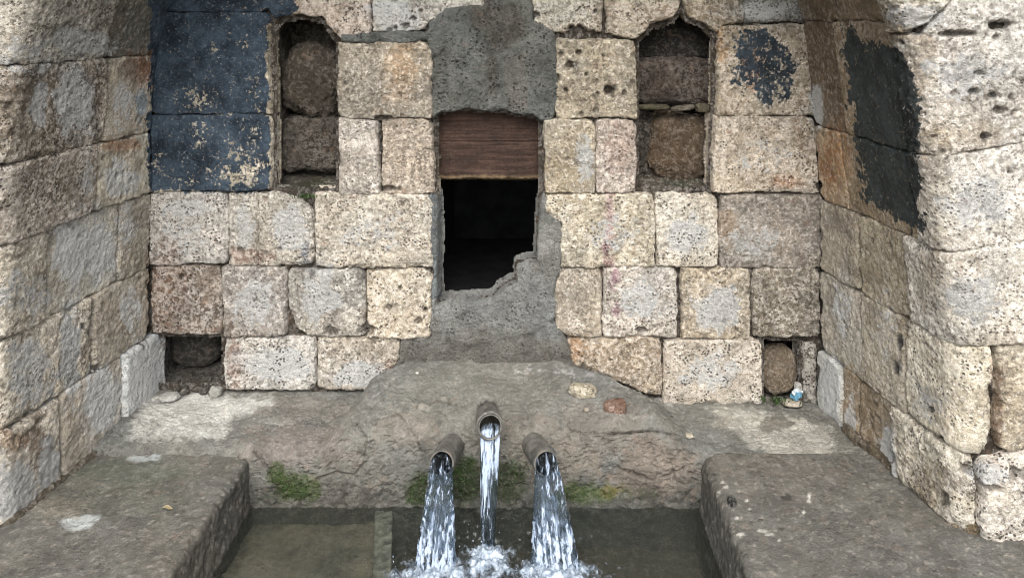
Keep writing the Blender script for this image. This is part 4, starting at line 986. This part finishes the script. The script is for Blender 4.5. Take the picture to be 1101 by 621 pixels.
# foam and flying drops: nobody could count them
def foam():
    t = NT('white_foam'); v = t.obj(); c = t.mix(t.rng(t.noise(v, 70, 6, .7), .35, .65), (.14, .18, .23), (.44, .51, .59))
    b = t.n('ShaderNodeBump', Height=t.noise(v, 220, 5, .7), Strength=.35, Distance=.003)
    p = t.n('ShaderNodeBsdfPrincipled', Roughness=.35, Normal=b.outputs[0]); t.i(p.inputs['Base Color'], c); fa = t.attr('Fa').outputs['Color']; tr = t.n('ShaderNodeBsdfTransparent'); mx = t.n('ShaderNodeMixShader')
    t.i(mx.inputs[0], t.rng(t.math('ADD', fa, t.math('MULTIPLY', t.math('SUBTRACT', t.noise(v, 130, 6, .7), .5), 1.8)), .25, 1.25)); t.t.links.new(tr.outputs[0], mx.inputs[1]); t.t.links.new(p.outputs[0], mx.inputs[2]); t.t.links.new(mx.outputs[0], t.out.inputs[0])
    xs = np.linspace(-.50, .20, 380); ys = np.linspace(1.30, 1.80, 280); A, B = np.meshgrid(xs, ys, indexing='ij')
    P = np.stack([A, B, 0 * A], -1); f = np.full(A.shape, -1.0)
    for (hx, hy, r) in HITS:
        dy = B - (hy - .02); dd = np.hypot((A - hx) / (r * 2.6), np.where(dy > 0, dy / (r * 1.1), dy / (r * 6.5))); f = np.maximum(f, 1.0 - dd)
    f = f + .55 * fbm(P, 26, 4, .65, 2) + .20 * fbm(P, 70, 3, .6, 6)
    z = Z0 + WL + ripple(A, B) + .002 + np.clip(f, 0, 1.0) * .012 * (.7 + .5 * np.abs(fbm(P, 40, 3, .5, 12)))
    keep = f > .02; kf = keep[:-1, :-1] & keep[1:, :-1] & keep[1:, 1:] & keep[:-1, 1:]
    z = np.where(keep, z, Z0 + WL - .001)
    V1 = np.stack([A, B, z], -1).reshape(-1, 3); F1 = grid_faces(len(xs), len(ys), kf | np.pad(kf, 1)[2:, 1:-1] | np.pad(kf, 1)[:-2, 1:-1])
    fa1 = np.repeat(np.clip(f, 0, 1).reshape(-1, 1) * 1.5, 3, 1); V1, F1, at_ = compact(V1, F1, {'Fa': fa1})
    tri = np.concatenate([F1[:, [0, 1, 2]], F1[:, [0, 2, 3]]])
    Vs, Fs = [V1], [tri]; n = len(V1); bV, bF = ICO[2]; sV, sF = ICO[1]
    for k in range(60):
        hx, hy, r = HITS[RNG.integers(3)] if k % 5 else HITS[RNG.choice([0, 2])]
        a = RNG.uniform(0, 2 * math.pi); d = r * (.75 + abs(RNG.normal(0, .8))); x, y = hx + math.cos(a) * d, hy + math.sin(a) * d * .8 - .01
        hgt = abs(RNG.normal(0, .010)) * (1.3 if k % 6 == 0 else .6); rad = RNG.uniform(.0005, .0019) * (1 if hgt < .02 else .6)
        q = sV * rad * np.array([1, 1, RNG.uniform(.8, 1.6)]) + np.array([x, y, Z0 + WL + .002 + hgt]); Vs.append(q); Fs.append(sF + n); n += len(q)
    for k in range(28):        # drops thrown sideways between the streams
        hx, hy, r = HITS[k % 3]; a = RNG.uniform(0, math.pi * 2); d = RNG.uniform(.03, .10)
        q = sV * RNG.uniform(.0006, .0018) + np.array([hx + math.cos(a) * d, hy + math.sin(a) * d * .7 + .01, Z0 + WL + RNG.uniform(.004, .06)]); Vs.append(q); Fs.append(sF + n); n += len(q)
    fa2 = np.concatenate([at_['Fa'], np.full((n - len(V1), 3), 2.0)]); o = mesh('water_foam', np.concatenate(Vs), np.concatenate(Fs), t.m, None, {'Fa': fa2}); tag(o, 'white foam and drops where the streams hit the pool', 'foam', kind='stuff')
foam()

# ================================================================== MOSS
def moss_mat():
    t = NT('wet_moss_leaf'); v = t.obj(); c = t.mix(t.rng(t.noise(v, 50, 4, .6), .35, .65), (.012, .028, .006), (.045, .095, .018))
    p = t.n('ShaderNodeBsdfPrincipled', Roughness=.5); t.i(p.inputs['Base Color'], c); t.t.links.new(p.outputs[0], t.out.inputs[0]); return t.m
M_MOSS = moss_mat()
def moss(name, regions, label, count, size=(.002, .005)):
    x, y = to_px(MV); n1 = fbm(MV, 40, 3, .6, 88); Vs, Fs, n = [], [], 0; cand = []
    for (cx, cy, rx, ry, wt) in regions:
        k = np.where((np.sqrt(((x - cx) / rx) ** 2 + ((y - cy) / ry) ** 2) + n1 * .7 < .9) & (MV[:, 2] > Z0 + WL - .004) & (MV[:, 1] < 1.93))[0]
        if len(k): cand.append(RNG.choice(k, int(count * wt)))
    for i in np.concatenate(cand):
        p = MV[i] + RNG.normal(0, .0015, 3); s = RNG.uniform(*size); d = RNG.normal(0, 1, 3); d[1] = -abs(d[1]) - .4; d /= np.linalg.norm(d)
        q = np.cross(d, RNG.normal(0, 1, 3)); q /= np.linalg.norm(q)
        a = p; b = p + d * s * .5 + q * s * .35; c = p + d * s; e = p + d * s * .5 - q * s * .35
        Vs += [a, b, c, e]; Fs.append((n, n + 1, n + 2, n + 3)); n += 4
    o = mesh(name, np.array(Vs), np.array(Fs), M_MOSS, None, smooth=False); tag(o, label, 'moss', kind='stuff')
moss('moss', [(318,523,22,13,1.0),(298,508,9,10,.3),(310,532,30,8,.4)], 'green moss in the crack at the left end of the rear wall', 1000, (.0015, .0035))
moss('moss', [(455,526,14,16,.5),(497,515,20,26,1.2),(545,520,18,24,.7),(560,500,10,14,.2),(450,538,18,5,.4)], 'dark green moss below the three pipes', 1300, (.0015, .004))
moss('moss', [(622,532,24,9,.6),(690,530,18,8,.3),(655,530,10,6,.2)], 'thin olive moss at the water line right of the pipes', 1200, (.0012, .0032))

# ================================================================== LOOSE THINGS
floorL = Z0 - (418 - CY) / SB; floorR = Z0 - (432 - CY) / SB
rock('boulder', (W(210, 383, 2.26)[0], 2.275, floorL + .062), (.085, .06, .070), 41, M_NICHE, hexlin('#403e39', K), sq=2.6, rough=.12, label='dark grey boulder sunk in the square hole at the foot of the wall, left', cat='rock')
rock('standing_stone', (W(838, 402, 2.15)[0], 2.165, floorR + .062), (.050, .040, .068), 45, M_MORTAR, hexlin('#91806a', K), sq=2.8, rough=.13, label='tan upright stone standing in the square hole at the foot of the wall, right', cat='rock')
for (px, d, r, c, l) in ((182, 2.07, (.026, .018, .009), '#bdbbb4', 'flat white stone chip lying left under the dark square hole'), (232, 2.09, (.017, .014, .014), '#b5b1a6', 'pointed white stone chip at the right side of the dark square hole')):
    rock('stone_chip', (W(px, 415, d)[0], d, Z0 - 1.045 + r[2] * .75), r, px, M_SIDE, hexlin(c, K), sub=4, sq=3, rough=.25, label=l, cat='stone chip')
# rubble crumbs in the hole
crumbs = []
Vs, Fs, n = [], [], 0
for k in range(70):
    V, Fc = ICO[2]; r = RNG.uniform(.004, .012); q = V * (1 + .3 * fbm(V, 1.3, 2, .5, k * 3.1))[:, None] * r * np.array([1, 1, .7]) + np.array([RNG.uniform(-1.02, -.885), RNG.uniform(2.09, 2.2), floorL - .008 + r * .4]); Vs.append(q); Fs.append(Fc + n); n += len(q)
V = np.concatenate(Vs); o = mesh('rubble', V, np.concatenate(Fs), M_MORTAR, None, {'Col': np.tile(hexlin('#5c5850', K), (len(V), 1)) * (1 + RNG.uniform(-.3, .3, (len(V), 1))), 'Msk': np.zeros((len(V), 4))})
tag(o, 'dark crumbs of rubble on the floor of the hole', 'rubble', kind='stuff')
# pale chips and a scrap of litter in the right hole
xR = W(856, 425, 2.10)[0]
rock('stone_chip', (W(852, 432, 2.085)[0], 2.085, Z0 - 1.068 + .006), (.024, .016, .008), 71, M_SIDE, hexlin('#b7ab97', K), sub=4, sq=3, rough=.2, label='flat cream stone chip in front of the upright tan stone', cat='stone chip')
rock('stone_chip', (W(858, 424, 2.12)[0], 2.12, Z0 - 1.045), (.010, .010, .022), 75, M_SIDE, hexlin('#c2bfb8', K), sub=4, sq=3, rough=.2, label='small white stone chip leaning behind the blue litter', cat='stone chip')
def litter():
    nx, nz = 26, 18; A, B = np.meshgrid(np.linspace(-.5, .5, nx), np.linspace(-.5, .5, nz), indexing='ij'); w_, h_ = .030, .022
    c = np.array([W(856, 421, 2.085)[0], 2.082, Z0 - 1.062 + .024]); q = np.stack([A * 2, B * 2, 0 * A], -1)
    f = .006 * fbm(q, 1.5, 3, .6, 3) + .008 * np.sin(A * 7 + B * 3)
    V = np.stack([c[0] + A * w_ + .004 * B, c[1] + f - B * .004 * 0 + B * .010, c[2] + B * h_ + .003 * fbm(q, 2, 2, .5, 8)], -1).reshape(-1, 3)
    V2 = V + np.array([0, .0012, 0]); nn = len(V); F1 = grid_faces(nx, nz); F2 = F1[:, ::-1] + nn
    i = np.arange(nn).reshape(nx, nz); rim = np.concatenate([i[:, 0], i[-1, 1:], i[::-1, -1][1:], i[0, ::-1][1:-1]]); r2 = np.roll(rim, -1)
    F3 = np.stack([rim, rim + nn, r2 + nn, r2], 1)
    col = np.where((B.reshape(-1) > .12)[:, None], np.array([[.50, .54, .56]]), np.array([[.10, .24, .34]])); col = np.concatenate([col, col])
    t = NT('crumpled_film'); a = t.attr('Col'); p = t.n('ShaderNodeBsdfPrincipled', Roughness=.3); t.t.links.new(a.outputs['Color'], p.inputs['Base Color']); t.t.links.new(p.outputs[0], t.out.inputs[0])
    o = mesh('litter_scrap', np.concatenate([V, V2]), np.concatenate([F1, F2, F3]), t.m, None, {'Col': col}, root=(c[0], c[1], c[2] - h_ / 2)); tag(o, 'crumpled blue and white scrap of litter beside the upright tan stone', 'litter')
litter()
# small weeds in the hole
def tuft(px, py, d, nblade, label, spread=.02, hgt=.018):
    c = W(px, py, d); Vs, Fs, n = [], [], 0
    for k in range(nblade):
        a = RNG.uniform(0, 2 * math.pi); b = c + np.array([RNG.normal(0, spread), RNG.normal(0, spread * .4), 0]); h = RNG.uniform(.4, 1) * hgt; dx = np.array([math.cos(a), math.sin(a), 0])
        s = np.cross(dx, [0, 0, 1.]) * .0012; t = b + dx * h * .5 + np.array([0, 0, h]); m = b + dx * h * .15 + np.array([0, 0, h * .6])
        Vs += [b - s, b + s, m + s * 1.6, m - s * 1.6, t]; Fs += [(n, n + 1, n + 2, n + 3), (n + 3, n + 2, n + 4)]; n += 5
    o = mesh('weeds', np.array(Vs) - np.array([0, 0, 0]), Fs, M_MOSS, None, smooth=False, root=tuple(c)); tag(o, label, 'weeds', kind='stuff')
tuft(834, 432, 2.085, 60, 'short green weeds at the foot of the upright tan stone')
tuft(332, 212, 2.10, 50, 'sparse green weeds on the sill of the left niche', .02, .012)
# pebbles on the shelf and the ledges
for (px, py, c, r, l) in ((741,469,'#c2b9a4',(.010,.008,.005),'small cream pebble on the shelf right of the mound'),(449,401,'#c4c0b5',(.005,.004,.003),'tiny white pebble on the crest of the mound'),
                          (630,441,'#a09684',(.007,.005,.004),'small tan pebble between the cream stone and the brick chip')):
    p = on_mound(px, py); rock('pebble', (p[0], p[1], p[2] + r[2] * .5), r, px, M_SIDE, hexlin(c, K), sub=3, sq=3, rough=.2, label=l, cat='pebble')
def leaf(px, py, size, rot, label, col):
    d = 1.080 * F / (py - CY); c = W(px, py, d); c[2] = Z0 - 1.080 + .004; V = []; n = 18
    for k in range(n):
        t = k / (n - 1); wd = math.sin(math.pi * t) ** .8 * size * .26
        for s in (-1, 0, 1):
            x = (t - .5) * size; y = s * wd; V.append((c[0] + x * math.cos(rot) - y * math.sin(rot), c[1] + x * math.sin(rot) + y * math.cos(rot), c[2] + .003 * math.sin(t * 5) + abs(s) * .002))
    V = np.array(V); Fc = []
    for k in range(n - 1):
        for s in (0, 1): Fc.append((k * 3 + s, (k + 1) * 3 + s, (k + 1) * 3 + s + 1, k * 3 + s + 1))
    o = mesh('fallen_leaf', np.concatenate([V, V - [0, 0, .0008]]), Fc + [tuple(i + len(V) for i in f[::-1]) for f in Fc], simple_mat('dry_leaf', col, .6, 80, .3, .3), None, root=tuple(c)); tag(o, label, 'leaf')
leaf(180, 548, .022, .15, 'small dry yellow leaf on the left ledge', (.34, .28, .17))
o = rock('pebble', (W(787, 541, 1.684)[0], 1.684, Z0 - 1.080 + .004), (.010, .016, .006), 5, M_MORTAR, hexlin('#2a2a28', K), sub=4, sq=2.5, rough=.1, label='flat black pebble near the inner edge of the right ledge', cat='pebble')
